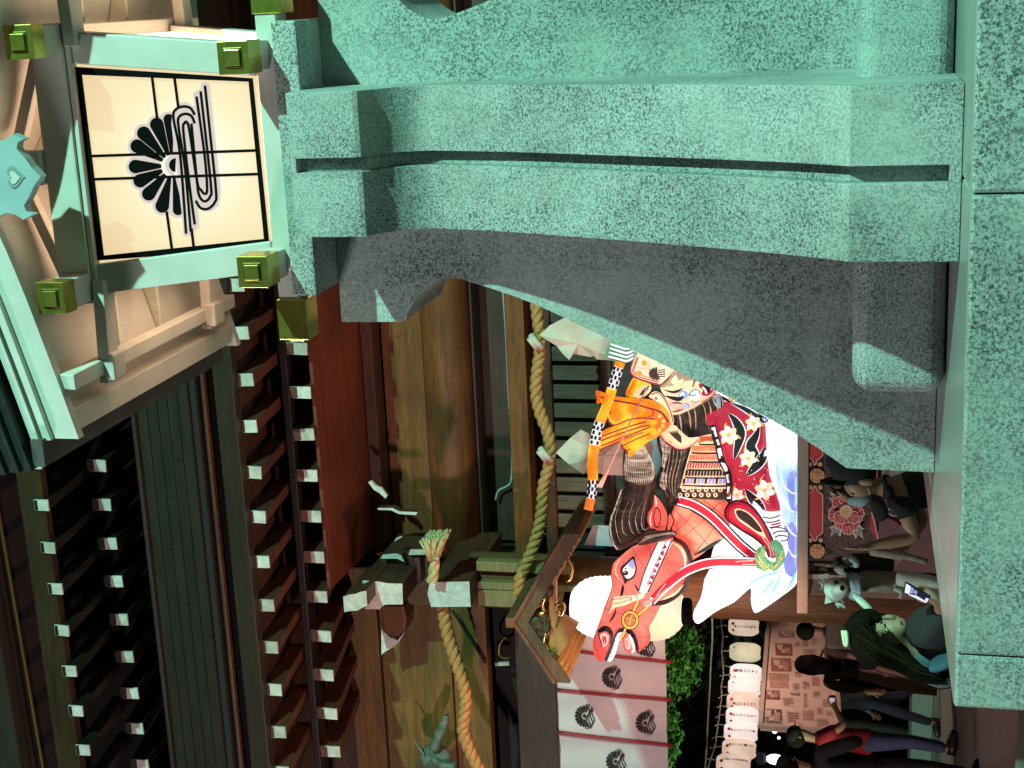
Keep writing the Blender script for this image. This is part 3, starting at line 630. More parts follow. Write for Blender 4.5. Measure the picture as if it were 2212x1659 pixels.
b = MB(); b.lathe([(0.12, 0), (0.12, 0.06)], (bx, by, zt_), 24); b.build('upper_ring', BLACK, bl)
RF = thing('lantern_roof', 'small gabled wooden canopy with gilt fittings over the large paper lantern', 'canopy', (bx, 11.6, zt_+0.1))
Yf_, Yb_ = 11.15, 12.05
ap = PY('h', 1600, 990, Yf_); tr_ = PY('h', 2052, 225, Yf_); tl = PY('h', 1960, 1520, Yf_); tl2 = PY('h', 1780, 1245, Yf_); tr2 = PY('h', 1850, 560, Yf_)
RW2 = wood('canopy_timber', (0.13, 0.06, 0.03), (0.22, 0.11, 0.05)); OLW = wood('canopy_face', (0.085, 0.055, 0.022), (0.15, 0.10, 0.042))
LITW = varied('honey_timber', (0.42, 0.19, 0.05), (0.58, 0.28, 0.08), 8)
for seq in ((ap, tr2, tr_), (ap, tl2, tl)):
    m_ = MB(); m2 = MB(); m3 = MB()
    for i in range(2):
        a, c_ = seq[i], seq[i+1]
        for mb_, z0, z1, y0, y1 in ((m_, -0.015, 0.02, Yf_-0.02, Yb_), (m2, -0.125, -0.017, Yf_, Yf_+0.05), (m3, -0.075, -0.017, Yf_+0.05, Yb_-0.02)):
            mb_.hexa([(a.x, y0, a.z+z0), (a.x, y1, a.z+z0), (c_.x, y1, c_.z+z0), (c_.x, y0, c_.z+z0), (a.x, y0, a.z+z1), (a.x, y1, a.z+z1), (c_.x, y1, c_.z+z1), (c_.x, y0, c_.z+z1)])
    m_.build('roof_slope', RW2, RF); m2.build('bargeboard', OLW, RF); m3.build('rafter_bed', RWOOD, RF)
b = MB(); b.bar(ap+V((0, -0.04, 0.03)), ap+V((0, 0.95, 0.03)), 0.09, 0.07); b.build('ridge_pole', RW2, RF, bev=0.01)
for k in range(10):
    f_ = 0.15+k*0.085
    for seq in ((ap, tr_), (ap, tl)):
        p = seq[0].lerp(seq[1], f_)
        b = MB(); b.box((p.x-0.014, Yf_+0.06, p.z-0.145), (p.x+0.014, Yb_-0.03, p.z-0.088)); b.build('slim_rafter', LITW, RF)
zt2 = zat('h', 1960, 900, Yf_+0.1)
b = MB(); b.bar(PY('h', 1945, 560, Yf_+0.1), PY('h', 1945, 1240, Yf_+0.1), 0.07, 0.055); b.build('tie_bar', LITW, RF)
b = MB(); b.bar(PY('h', 1990, 545, Yf_+0.4), PY('h', 2090, 300, Yf_+0.4), 0.06, 0.07); b.build('side_plate', LITW, RF)
b = MB(); b.bar(PY('h', 1940, 1240, Yf_+0.1), PY('h', 2100, 970, Yf_+0.1), 0.06, 0.14); b.build('side_plate', LITW, RF)
b = MB(); b.box((bx-0.012, 11.58, zt_+0.05), (bx+0.012, 11.62, ap.z)); b.build('hanger', GOLD, RF)
CARV = varied('carved_gilt', (0.015, 0.012, 0.006), (0.12, 0.085, 0.03), 30, rough=0.5, metal=0.2, bmp=0.6, bd=0.01)
b = MB()
for (x, y, r) in ((1800, 1010, 0.075), (1850, 950, 0.055), (1870, 1040, 0.055), (1830, 1085, 0.045), (1900, 730, 0.05), (1930, 1290, 0.05)): b.ball(PY('h', x, y, Yf_+0.03), r, 10, 0, (1, 0.35, 1))
b.build('gable_carving', CARV, RF, smooth=True)
b = MB()
for pts in (((1870, 790), (1850, 850), (1860, 910), (1820, 920), (1850, 945)), ((1880, 1090), (1860, 1150), (1870, 1200), (1900, 1240)), ((1960, 850), (2020, 830), (2040, 880), (2010, 940), (1975, 900)), ((2070, 450), (2105, 520), (2090, 620), (2060, 640))):
    b.tube(catmull([PY('h', x, y, Yf_+0.02) for x, y in pts], 4), 0.014, 6)
b.build('gilt_scroll', mat('bright_gilt', (0.85, 0.58, 0.22), 0.25, 0.9), RF, smooth=True)

# ================================================================== crest curtain
CT = thing('crest_curtain', 'white shrine curtain with black chrysanthemum crests and dark red cords', 'curtain', PY('f', 1440, 1500, 12.0))
YC = 12.0
CLOTH = varied('white_curtain_cloth', (0.40, 0.42, 0.48), (0.48, 0.50, 0.56), 2, rough=0.8)
xr, xl = xat('f', 1300, 1368, YC), xat('f', 1300, 1720, YC); ztop, zbot = zat('f', 1203, 1450, YC), zat('f', 1440, 1520, YC)
def cwave(x, z): return 0.022*math.sin(x*7.3+1.0)*(0.3+0.7*(ztop-z)/(ztop-zbot))+0.012*math.sin(x*17+z*2)
b = MB(); NX, NZ = 60, 14; vs = []
for i in range(NX+1):
    for j in range(NZ+1):
        x = xr+(xl-xr)*i/NX; z = ztop+(zbot-ztop)*j/NZ; vs.append((x, YC+cwave(x, z), z))
b.add(vs, [(i*(NZ+1)+j, (i+1)*(NZ+1)+j, (i+1)*(NZ+1)+j+1, i*(NZ+1)+j+1) for i in range(NX) for j in range(NZ)])
b.build('cloth', CLOTH, CT, smooth=True)
CORD = varied('dark_red_cord', (0.16, 0.012, 0.02), (0.26, 0.02, 0.035), 20, rough=0.6)
for (ya, yb) in ((1398, 1430), (1488, 1512), (1578, 1610), (1672, 1706)):
    b = MB(); a = PY('f', 1204, ya, YC); c = PY('f', 1450, yb, YC); q = [a.lerp(c, k/14) for k in range(15)]
    b.tube([(p.x, YC-0.012+cwave(p.x, p.z), p.z) for p in q], 0.026, 8, flat=0.55); b.build('cord', CORD, CT, smooth=True)
def small_crest(cv, cy_, s=1.0):
    """chrysanthemum over flowing water; centre in picture units, up is -x"""
    def pr_(x, y, lift):
        p = PY('f', cv+x*s, cy_+y*s, YC); return V((p.x, YC-0.012-lift+cwave(p.x, p.z), p.z))
    m_ = MB()
    for k in range(11):
        a = math.radians(-105+21*k); d = V((-math.cos(a), -math.sin(a))); nn = V((-d.y, d.x))
        pts = [d*7+nn*1.0, d*7-nn*1.0]+[d*19+(d*math.cos(t)+nn*math.sin(t))*3.1 for t in [-1.5+3.0*i/5 for i in range(6)]]
        poly(m_, [(p.x, p.y) for p in pts], 0, 0, pr_)
    poly(m_, [(4*math.cos(t)-1, 4*math.sin(t)) for t in [2*math.pi*i/8 for i in range(8)]], 0, 0, pr_)
    for k, (off, ln) in enumerate(((6, 20), (10, 22), (14, 20), (18, 16))):
        pts = [(off+3.2*math.sin((i/10)*2*math.pi*1.2+k), -ln+2*ln*i/10+3) for i in range(11)]
        ribbon(m_, pts, 2.0, 0.0005*k, 0, proj=pr_)
    for sgn in (-1, 1): ribbon(m_, [(10, sgn*14), (2, sgn*20), (3, sgn*25), (9, sgn*24), (11, sgn*19)], 2.0, 0.003, 0, proj=pr_)
    m_.build('crest', BLACKM, CT, fix=False)
for cv, cy_ in ((1322, 1463), (1264, 1545), (1396, 1558), (1331, 1644), (1395, 1392)): small_crest(cv, cy_)
b = MB(); b.tube([(xr+0.2, YC+0.03, ztop+0.01), (xl, YC+0.03, ztop+0.01)], 0.02, 8); b.build('curtain_rod', DWOOD, CT)
# ================================================================== row of small paper lanterns, wires, bulbs
def font_mesh(txt, size, vertical=True):
    """handwritten-looking lettering as flat mesh data: list of (verts, faces)"""
    out = []; y = 0.0
    for ch in txt:
        cu = bpy.data.curves.new('lettering', 'FONT'); cu.body = ch; cu.size = size; cu.align_x = 'CENTER'; cu.resolution_u = 2; cu.offset = size*0.03
        ob = bpy.data.objects.new('lettering', cu); COL.objects.link(ob)
        bpy.context.view_layer.update()
        me = ob.to_mesh()
        vs = [(v.co.x, v.co.y+y) for v in me.vertices]; fs = [tuple(p.vertices) for p in me.polygons]
        out.append((vs, fs)); ob.to_mesh_clear(); bpy.data.objects.remove(ob); bpy.data.curves.remove(cu)
        y -= size*1.0
    return out
INK = mat('ink', (0.015, 0.012, 0.03), 0.8); REDINK = mat('red_ink', (0.55, 0.05, 0.03), 0.8)
CH_A = glow('small_lantern_cream', (0.84, 0.60, 0.46), (1.0, 0.84, 0.70), 0.66, 6); CH_B = glow('small_lantern_white', (0.92, 0.78, 0.73), (1.0, 0.90, 0.85), 0.80, 6); CH_C = glow('small_lantern_yellow', (0.76, 0.68, 0.46), (0.92, 0.86, 0.64), 0.6, 6)
LN = [(395, 178, 18.8, CH_A, 'あいくじうれみ', 0, 'cream paper lantern with black writing nearest the float, rightmost of the hung row'),
      (410, 447, 18.3, CH_C, '', 0, 'plain yellowish paper lantern without writing, second from the float in the row'),
      (418, 672, 17.8, CH_B, '東あいリャー', -0.5, 'white paper lantern whose writing ends in a dash, third from the float'),
      (402, 815, 17.5, CH_B, '', 0, 'blank white paper lantern squeezed between two written ones in the row'),
      (390, 975, 17.2, CH_A, 'あいリャーハー', 0.2, 'cream paper lantern with writing in two columns, middle of the hung row'),
      (383, 1128, 17.0, CH_B, 'あいリャヘい様ギャ', -0.35, 'white paper lantern with the densest column of writing, left of the middle'),
      (365, 1285, 16.8, CH_B, 'あいリャーハーミ東', -0.35, 'white paper lantern with one red dot and writing down its right side'),
      (347, 1462, 16.6, CH_A, 'あいリャハ事ヘ花', -0.75, 'cream paper lantern with its writing turned towards the edge, last but one on the left'),
      (288, 1620, 16.3, CH_A, 'ふおくりそおまお', -0.8, 'paper lantern cut by the frame, leftmost and lowest of the hung row')]
for gx, gy, Yd, m, txt, tw, lab in LN:
    c = PY('g', gx, gy, Yd-1.0)
    hh = 0.192; rr = 0.122
    o = thing('small_paper_lantern', lab, 'paper lantern', c, 'small paper lanterns hung in a row')
    b = MB(); pr = []
    for i in range(25):
        u = -1+i/12; pr.append((rr*(1-abs(u)**4*0.42)+(0.0015 if i % 2 else -0.0015), u*hh))
    b.lathe(pr, c, 22); b.build('paper_body', m, o, smooth=True)
    b = MB(); b.lathe([(0.05, 0), (0.05, 0.015)], (c.x, c.y, c.z+hh), 12); b.lathe([(0.045, -0.012), (0.045, 0)], (c.x, c.y, c.z-hh), 12); b.build('end_ring', BLACK, o)
    yaw_c = math.atan2(EYE.y-c.y, EYE.x-c.x)           # direction to the street side
    def onl(u, z, lift=0.003):
        a = yaw_c+u/rr; zz_ = z/hh; r = rr*(1-abs(zz_)**4*0.42)+lift
        return (c.x+r*math.cos(a), c.y+r*math.sin(a), c.z+z)
    if txt:
        size = min(0.056, 0.29/len(txt)); b = MB()
        for vs, fs in font_mesh(txt, size): b.add([onl(x+tw*-0.07, y*0.98+0.085, 0.0035) for x, y in vs], fs)
        b.build('lettering', INK, o, fix=False)
    for u, z, r in (((-0.055), 0.125, 0.018), (0.035, 0.13, 0.02)) if txt else ((0.06, 0.13, 0.012),):
        b = MB(); vs = [onl(u+r*math.cos(a), z+r*math.sin(a), 0.004) for a in [2*math.pi*k/12 for k in range(12)]]; b.add(vs, [tuple(range(12))]); b.build('red_seal', REDINK, o, fix=False)
WIRE = varied('pale_wire', (0.25, 0.24, 0.20), (0.36, 0.34, 0.28), 8)
lw = thing('light_string', 'pale twisted light string with small dangling sockets above the paper lanterns', 'light string', PY('g', 160, 900, 16.2))
wp = [(150, 60), (160, 170), (175, 290), (166, 440), (176, 580), (180, 690), (160, 800), (165, 900), (150, 1010), (140, 1100), (125, 1200), (108, 1330), (92, 1440), (50, 1560), (20, 1660)]
b = MB(); b.tube(catmull([PY('g', x, y, 17.2-(y/1660)*1.3) for x, y in wp], 4), 0.009, 6); b.build('wire', WIRE, lw, smooth=True)
for x, y in wp[1:]:
    p = PY('g', x, y, 17.2-(y/1660)*1.3); q = PY('g', x+random.uniform(45, 75), y+random.uniform(-10, 25), 17.2-(y/1660)*1.3)
    b = MB(); b.tube([p, p.lerp(q, 0.6)+V((0, 0, 0.01)), q], 0.006, 5); b.ball(q, 0.013, 8); b.build('socket', WIRE, lw, smooth=True)
    p2 = PY('g', x-random.uniform(25, 50), y+random.uniform(5, 30), 17.2-(y/1660)*1.3)
    if random.random() < 0.6: b = MB(); b.tube([p, p2], 0.007, 5); b.ball(p2, 0.012, 8); b.build('socket', WIRE, lw, smooth=True)
b = MB(); b.tube(catmull([PY('g', x, y, 16.0) for x, y in ((62, -40), (65, 100), (66, 300), (48, 600), (40, 800), (22, 1100), (5, 1450), (-10, 1680))], 4), 0.010, 6)
tag(b.build('overhead_cable', WIRE, base=PY('g', 48, 600, 16.0)), 'straight grey cable running above the lantern string', 'cable')

# ================================================================== display board of photographs
XB = -8.0
BRD = varied('board_paper', (0.62, 0.45, 0.38), (0.72, 0.55, 0.47), 2.5, rough=0.7)
bd = thing('display_board', 'tall pinkish display board covered with rows of photographs behind the visitors', 'notice board', PX('g', 900, 700, XB))
c4 = [PX('g', 652, 132, XB), PX('g', 568, 1225, XB), PX('g', 1402, 1288, XB), PX('g', 1330, 150, XB)]
b = MB(); b.prism(c4, (-0.05, 0, 0)); b.build('backing', BRD, bd)
b = MB()
for i in range(4):
    a, c_ = c4[i], c4[(i+1) % 4]; b.bar(a+V((0.005, 0, 0)), c_+V((0.005, 0, 0)), 0.05, 0.05)
b.build('frame', varied('board_frame', (0.45, 0.34, 0.28), (0.55, 0.42, 0.35), 4), bd)
PHT = mat('print_lines', (0.42, 0.28, 0.23), 0.8)
PH = [varied('photo_red', (0.22, 0.05, 0.04), (0.42, 0.20, 0.16), 9), varied('photo_grey', (0.10, 0.09, 0.09), (0.42, 0.38, 0.36), 9), varied('photo_rose', (0.36, 0.17, 0.14), (0.52, 0.33, 0.28), 9), varied('photo_print', (0.54, 0.38, 0.32), (0.66, 0.49, 0.42), 14)]
for k, (x0, y0, x1, y1, mi) in enumerate([(755, 208, 925, 290, 1), (725, 345, 905, 475, 0), (680, 500, 895, 640, 0), (655, 660, 870, 740, 2), (670, 745, 865, 815, 2), (625, 835, 775, 935, 0), (595, 1030, 800, 1190, 1),
                                      (790, 905, 930, 1010, 3), (1020, 870, 1060, 1020, 2), (1010, 1045, 1130, 1150, 2), (1145, 1130, 1290, 1220, 3), (960, 150, 985, 300, 3), (1010, 400, 1160, 490, 3), (1080, 180, 1220, 250, 3), (830, 1050, 990, 1180, 3), (900, 520, 960, 600, 3), (925, 330, 990, 385, 3), (1010, 300, 1070, 380, 2), (1095, 290, 1160, 370, 3), (930, 640, 1000, 700, 2), (1020, 620, 1100, 690, 3), (900, 760, 985, 850, 3), (1000, 740, 1090, 830, 3), (1110, 700, 1190, 790, 2), (1110, 840, 1200, 920, 3), (1220, 930, 1300, 1010, 2), (1150, 1010, 1230, 1095, 3), (1250, 1050, 1330, 1110, 3), (700, 1045, 790, 1110, 0), (885, 860, 985, 890, 1)]):
    sh = (x1-x0)*-0.02
    q = [PX('g', x0+sh, y0, XB+0.008), PX('g', x0-sh, y1, XB+0.008), PX('g', x1-sh, y1+6, XB+0.008), PX('g', x1+sh, y0+6, XB+0.008)]
    b = MB(); b.prism([p-V((0.006, 0, 0)) for p in q], (-0.004, 0, 0)); b.build('photograph', PH[mi], bd)
    if mi == 3:
        for v_ in (0.2, 0.4, 0.6, 0.8):
            lerp3 = lambda u, v: (q[0].lerp(q[3], u)).lerp(q[1].lerp(q[2], u), v)+V((0.003, 0, 0))
            m_ = MB(); m_.add([lerp3(0.12, v_), lerp3(0.85-0.3*(v_ == 0.8), v_), lerp3(0.85-0.3*(v_ == 0.8), v_+0.07), lerp3(0.12, v_+0.07)], [(0, 1, 2, 3)]); m_.build('text_line', PHT, bd, fix=False)
    if mi < 2:
        for u0, u1, v0, v1, mm in ((0.1, 0.45, 0.15, 0.6, 3), (0.55, 0.9, 0.35, 0.9, 2), (0.3, 0.6, 0.55, 0.85, 3)):
            lerp2 = lambda u, v: (q[0].lerp(q[3], u)).lerp(q[1].lerp(q[2], u), v)+V((0.004, 0, 0))
            m_ = MB(); m_.add([lerp2(u0, v0), lerp2(u1, v0+0.05), lerp2(u1-0.05, v1), lerp2(u0+0.06, v1)], [(0, 1, 2, 3)]); m_.build('photograph_detail', PH[mm], bd, fix=False)
sl = bpy.data.lights.new('board_lamp', 'SPOT'); sl.energy = 110; sl.color = (1.0, 0.66, 0.52); sl.spot_size = math.radians(95); sl.shadow_soft_size = 0.15
slo = bpy.data.objects.new('board_lamp', sl); COL.objects.link(slo); slo.location = (-6.6, 16.0, 3.1); slo.rotation_euler = (V((-8.0, 16.3, 1.6))-V((-6.6, 16.0, 3.1))).to_track_quat('-Z', 'Y').to_euler()
spot('garden_floodlight', (-8.6, 11.6, 0.9), (-7.0, 14.2, 3.2), 330, (0.75, 1.0, 0.62), 0.1, 52, 0.5)
# bare bulb further left
lp = PY('g', 722, 1568, 16.0)
o = thing('bare_lamp', 'small glaring white lamp in the dark left of the display board', 'lamp', lp)
b = MB(); b.ball(lp, 0.075, 12, 0, (0.8, 0.8, 1.4)); b.build('bulb', mat('lamp_white', (0.1,)*3, 0.5, emit=(1, 0.97, 0.9), est=6), o, smooth=True)
b = MB(); b.lathe([(0.03, 0.1), (0.07, 0.13), (0.075, 0.2), (0.03, 0.22)], lp, 14); b.build('holder', BLACKM, o)
lp = PY('g', 718, 1268, 16.3)
b = MB(); b.ball(lp, 0.035, 10); b.ball(lp+V((-0.09, 0, -0.05)), 0.02, 8)
tag(b.build('bare_lamp', mat('lamp_warm', (0.1,)*3, 0.5, emit=(1, 0.8, 0.6), est=3), smooth=True, base=lp), 'tiny warm lamp at the lower left corner of the display board', 'lamp')

# ================================================================== trees and dark wood behind
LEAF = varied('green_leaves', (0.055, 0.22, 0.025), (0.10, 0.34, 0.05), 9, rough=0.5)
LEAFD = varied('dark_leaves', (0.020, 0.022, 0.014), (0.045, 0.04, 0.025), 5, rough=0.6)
BARK = varied('bark', (0.06, 0.045, 0.035), (0.10, 0.075, 0.055), 12, rough=0.8, bmp=0.4)
def leaf_cloud(mb, c, rad, n, size, rnd, gaps=9.0):
    k = 0
    while k < n:
        p = V((rnd.gauss(0, 0.45), rnd.gauss(0, 0.45), rnd.gauss(0, 0.45)))
        if p.length > 1.05: continue
        q = V(c)+V((p.x*rad[0], p.y*rad[1], p.z*rad[2]))
        if mnoise.noise(q*gaps*0.35) < -0.12: continue
        k += 1; a = rnd.uniform(0, 6.28); t_ = rnd.uniform(-0.9, 0.9); s_ = size*rnd.uniform(0.6, 1.3)
        d = V((math.cos(a)*math.cos(t_), math.sin(a)*math.cos(t_), math.sin(t_))); u = d.cross(V((rnd.gauss(0, 1), rnd.gauss(0, 1), rnd.gauss(0, 1)))).normalized()
        mb.add([q-d*s_, q+u*s_*0.42, q+d*s_, q-u*s_*0.42], [(0, 1, 2, 3)])
def tree(label, c, rad, n, size, m, trunk_base, seed, cat='tree', group=None, via=None):
    rnd = random.Random(seed); o = thing('leafy_tree', label, cat, trunk_base, group)
    b = MB(); leaf_cloud(b, c, rad, n, size, rnd); b.build('crown', m, o, fix=False)
    b = MB(); tb = V(trunk_base); cc_ = V(c)
    b.tube(catmull([tb]+([V(q) for q in via] if via else [tb.lerp(cc_, 0.35)+V((0.12, 0, 0)), tb.lerp(cc_, 0.7)-V((0.08, 0, 0))])+[cc_+V((0, 0, rad[2]*0.4))], 4), [0.10-0.006*i for i in range(13)], 8)
    for k in range(7):
        a = rnd.uniform(0, 6.28); s0 = cc_+V((0, 0, rad[2]*rnd.uniform(-0.3, 0.4))); e = cc_+V((math.cos(a)*rad[0]*0.7, math.sin(a)*rad[1]*0.7, rnd.uniform(-0.3, 0.7)*rad[2])); b.tube([s0, s0.lerp(e, 0.5)+V((0, 0, 0.06)), e], [0.045, 0.03, 0.012], 6)
    b.build('trunk', BARK, o, smooth=True)
p = PY('f', 1452, 1425, 14.2); tree('bright green leafy tree below the crest curtain, close to the big paper lantern', p, (0.42, 0.4, 0.34), 2600, 0.035, LEAF, tuple(PY('f', 2000, 1288, 15.2)), 1, via=[PY('f', 1750, 1292, 15.2), PY('f', 1520, 1300, 15.0)])
p = PY('f', 1420, 1590, 14.2); tree('bright green leafy branch tree under the left end of the crest curtain', p, (0.42, 0.4, 0.26), 1800, 0.035, LEAF, tuple(PY('f', 2040, 1760, 15.2)), 2, via=[PY('f', 1750, 1750, 15.2), PY('f', 1520, 1740, 15.0)])
for k, (fx, fy, Yd, r) in enumerate(((1500, 1390, 20, 1.5), (1560, 1560, 21, 1.7), (1660, 1650, 22, 1.9), (1430, 1650, 22, 2.0))):
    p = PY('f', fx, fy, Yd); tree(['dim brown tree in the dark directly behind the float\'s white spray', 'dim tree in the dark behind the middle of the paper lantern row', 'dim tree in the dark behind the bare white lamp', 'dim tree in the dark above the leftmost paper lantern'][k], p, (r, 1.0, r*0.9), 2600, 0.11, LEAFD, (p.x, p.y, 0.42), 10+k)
b = MB(); rnd = random.Random(5)
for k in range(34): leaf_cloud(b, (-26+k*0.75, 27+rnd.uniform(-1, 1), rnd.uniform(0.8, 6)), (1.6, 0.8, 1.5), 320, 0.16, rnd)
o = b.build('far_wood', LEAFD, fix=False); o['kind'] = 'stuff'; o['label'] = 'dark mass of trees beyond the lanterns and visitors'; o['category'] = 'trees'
# low stone kerb wall behind the visitors' feet
sk = thing('stone_step', 'long low pale stone step lit green behind the visitors\' feet', 'step', (-9, 18.6, 0.42))
for k in range(7):
    x0 = -13.2+k*0.95; b = MB(); b.box((x0+0.004, 18.4, 0.421), (x0+0.946, 19.3, 0.69)); b.build('step_block', varied('pale_step_stone', (0.40, 0.40, 0.37), (0.52, 0.51, 0.48), 3, (1, 1, 5), rough=0.6), sk, bev=0.015)
# ================================================================== festival float: painted paper figures lit from inside
YN = 11.0
def pip(p, poly):
    x, y = p; c = False; n = len(poly); j = n-1
    for i in range(n):
        xi, yi = poly[i]; xj, yj = poly[j]
        if (yi > y) != (yj > y) and x < (xj-xi)*(y-yi)/(yj-yi)+xi: c = not c
        j = i
    return c
def dseg(p, poly):
    best = 1e9; n = len(poly); px_, py_ = p
    for i in range(n):
        ax, ay = poly[i]; bx_, by_ = poly[(i+1) % n]; dx, dy = bx_-ax, by_-ay; l2 = dx*dx+dy*dy or 1e-9
        t_ = max(0, min(1, ((px_-ax)*dx+(py_-ay)*dy)/l2)); d = (px_-ax-t_*dx)**2+(py_-ay-t_*dy)**2
        if d < best: best = d
    return math.sqrt(best)
def closed(pts, k=3, step=None):
    n = len(pts); out = []
    for i in range(n):
        p0, p1, p2, p3 = [V(pts[(i+j-1) % n]) for j in range(4)]
        for j in range(k):
            t_ = j/k; out.append(tuple(0.5*((2*p1)+(-p0+p2)*t_+(2*p0-5*p1+4*p2-p3)*t_*t_+(-p0+3*p1-3*p2+p3)*t_**3)))
    return out
PXM = 11.4/FPX/1.82278      # metres per native pixel at the float
class Relief:
    """pillow-shaped painted paper forms with their painted lines lying on the surface"""
    def __init__(s, crop, y=YN): s.c = crop; s.y = y; s.mb = MB(); s.mats = []; s.puffs = []; s.n = 0; s.sc = CROPS[crop][2]
    def mi(s, m):
        if m not in s.mats: s.mats.append(m)
        return s.mats.index(m)
    def W(s, x, y, lift): return PY(s.c, x, y, s.y-lift)
    def h(s, x, y):
        b = 0.0
        for poly_, th, R, base, bb in s.puffs:
            if bb[0] <= x <= bb[2] and bb[1] <= y <= bb[3] and pip((x, y), poly_):
                u = min(1, dseg((x, y), poly_)/R); b = max(b, base+th*math.sqrt(max(0, 1-(1-u)**2)))
        return b
    def surf(s, pts, hf, mat_, grid):
        n = len(pts); xs_ = [p[0] for p in pts]; ys_ = [p[1] for p in pts]; ins = []
        x = min(xs_)+grid/2
        while x < max(xs_):
            y = min(ys_)+grid/2
            while y < max(ys_):
                if pip((x, y), pts) and dseg((x, y), pts) > grid*0.35: ins.append((x, y))
                y += grid
            x += grid
        r = delaunay_2d_cdt([V(p) for p in pts+ins], [], [list(range(n))], 1, 1e-6)
        s.mb.add([s.W(p.x, p.y, hf(p.x, p.y)) for p in r[0]], [tuple(f) for f in r[2]], s.mi(mat_))
    def puff(s, pts, mat_, th=0.12, R=70, base=0.0, smooth=3, depth=0.10, grid=None, edge=None):
        pts = closed(pts, smooth) if smooth > 1 else list(pts); n = len(pts)
        bb = (min(p[0] for p in pts), min(p[1] for p in pts), max(p[0] for p in pts), max(p[1] for p in pts))
        s.puffs.append((pts, th, R, base, bb))
        def hf(x, y): return base+th*math.sqrt(max(0, 1-(1-min(1, dseg((x, y), pts)/R))**2))
        s.surf(pts, hf, mat_, grid or max(12, R/2.5))
        vs = [s.W(x, y, base) for x, y in pts]+[s.W(x, y, -depth) for x, y in pts]
        s.mb.add(vs, [(i, (i+1) % n, (i+1) % n+n, i+n) for i in range(n)]+[tuple(range(n, 2*n))], s.mi(edge or mat_))
    def fill(s, pts, mat_, smooth=3, lift=None, grid=26):
        pts = closed(pts, smooth) if smooth > 1 else list(pts); s.n += 1; l_ = lift if lift is not None else 0.007+0.0007*s.n
        s.surf(pts, lambda x, y: s.h(x, y)+l_, mat_, grid)
    def line(s, pts, wd, mat_, k=4, lift=None, taper=False):
        q = [(p.x, p.y) for p in catmull([(a, b, 0) for a, b in pts], k)] if k > 1 else pts
        s.n += 1; l_ = lift if lift is not None else 0.009+0.0007*s.n; vs = []; n = len(q)
        for i, (x, y) in enumerate(q):
            a = V(q[max(i-1, 0)]); c_ = V(q[min(i+1, n-1)]); d = (c_-a); d = d.normalized() if d.length else V((1, 0)); nn = V((-d.y, d.x))
            w_ = wd/2*(1 if not taper else max(0.12, math.sin(math.pi*(i+0.4)/(n+0.2))))
            for t_ in (-1, 0, 1): vs.append((x+nn.x*w_*t_, y+nn.y*w_*t_))
        s.mb.add([s.W(x, y, s.h(x, y)+l_) for x, y in vs], [f for i in range(n-1) for f in ((i*3, i*3+1, i*3+4, i*3+3), (i*3+1, i*3+2, i*3+5, i*3+4))], s.mi(mat_))
    def dot(s, x, y, r, mat_, n=10, ry=None):
        ry = ry or r; s.fill([(x+r*math.cos(2*math.pi*k/n), y+ry*math.sin(2*math.pi*k/n)) for k in range(n)], mat_, 1, grid=999)
    def build(s, name, parent): return s.mb.build(name, s.mats, parent, fix=False)
LK = glow('painted_black', (0.006, 0.005, 0.008), (0.012, 0.01, 0.012), 1)
LW = glow('paper_bright_white', (0.84, 0.88, 0.93), (1.0, 0.99, 0.98), 1.0)
LBL = glow('paper_pale_blue', (0.36, 0.62, 0.92), (0.90, 0.97, 1.0), 1.05, 2.2, 0.40, 0.56)
LCY = glow('paper_cyan', (0.20, 0.62, 0.85), (0.5, 0.85, 1.0), 1.0); LVI = glow('paper_violet_blue', (0.24, 0.28, 0.80), (0.5, 0.55, 0.95), 1.0)
LRD = glow('paper_vermilion', (0.74, 0.075, 0.065), (0.97, 0.30, 0.21), 1.0, 2.4, 0.40, 0.72)
LNK = glow('paper_orange_glow', (0.76, 0.10, 0.065), (1.0, 0.84, 0.50), 1.08, 2.6, 0.47, 0.74)
LCR = glow('paper_crimson', (0.42, 0.008, 0.035), (0.62, 0.02, 0.07), 1.0); LPK = glow('paper_pink', (0.85, 0.42, 0.36), (0.95, 0.6, 0.5), 1.0)
LMR = glow('paper_maroon', (0.20, 0.015, 0.04), (0.28, 0.03, 0.06), 1.0)
LYE = glow('paper_amber', (0.80, 0.20, 0.006), (1.0, 0.60, 0.03), 1.1, 6.5, 0.42, 0.62); LOR = glow('paper_orange', (0.70, 0.11, 0.015), (0.85, 0.24, 0.03), 1.0)
LGO = glow('paper_gold', (0.80, 0.42, 0.06), (0.95, 0.68, 0.22), 1.0); LSK = glow('paper_cream', (0.92, 0.62, 0.38), (1.0, 0.86, 0.66), 1.0)
LGR = glow('paper_jade', (0.09, 0.36, 0.17), (0.22, 0.58, 0.32), 0.9, 6); LBR = glow('paper_brown_black', (0.030, 0.014, 0.010), (0.075, 0.035, 0.025), 1.0)
LBW = glow('paper_tan_grey', (0.36, 0.22, 0.14), (0.70, 0.50, 0.36), 1.0, 6); LGY = glow('paper_grey', (0.28, 0.30, 0.36), (0.45, 0.48, 0.55), 1.0)
def mane_mat(name, stops, sc):
    m = glow(name, (0, 0, 0)); n, l, b = nodes(m); n.remove(b.inputs['Emission Color'].links[0].from_node)
    f = noise(m, coords(m, sc), 3.0, 4, 0.7); l.new(ramp(m, f, stops), b.inputs['Emission Color']); return m
LMN = mane_mat('paper_mane_strands', [(0.46, (0.010, 0.006, 0.005)), (0.62, (0.05, 0.026, 0.02)), (0.74, (0.42, 0.28, 0.20))], (9, 3, 1.2))
LMT = mane_mat('paper_mane_tips', [(0.34, (0.10, 0.055, 0.04)), (0.52, (0.60, 0.42, 0.30)), (0.66, (0.98, 0.84, 0.68))], (10, 3, 0.9))
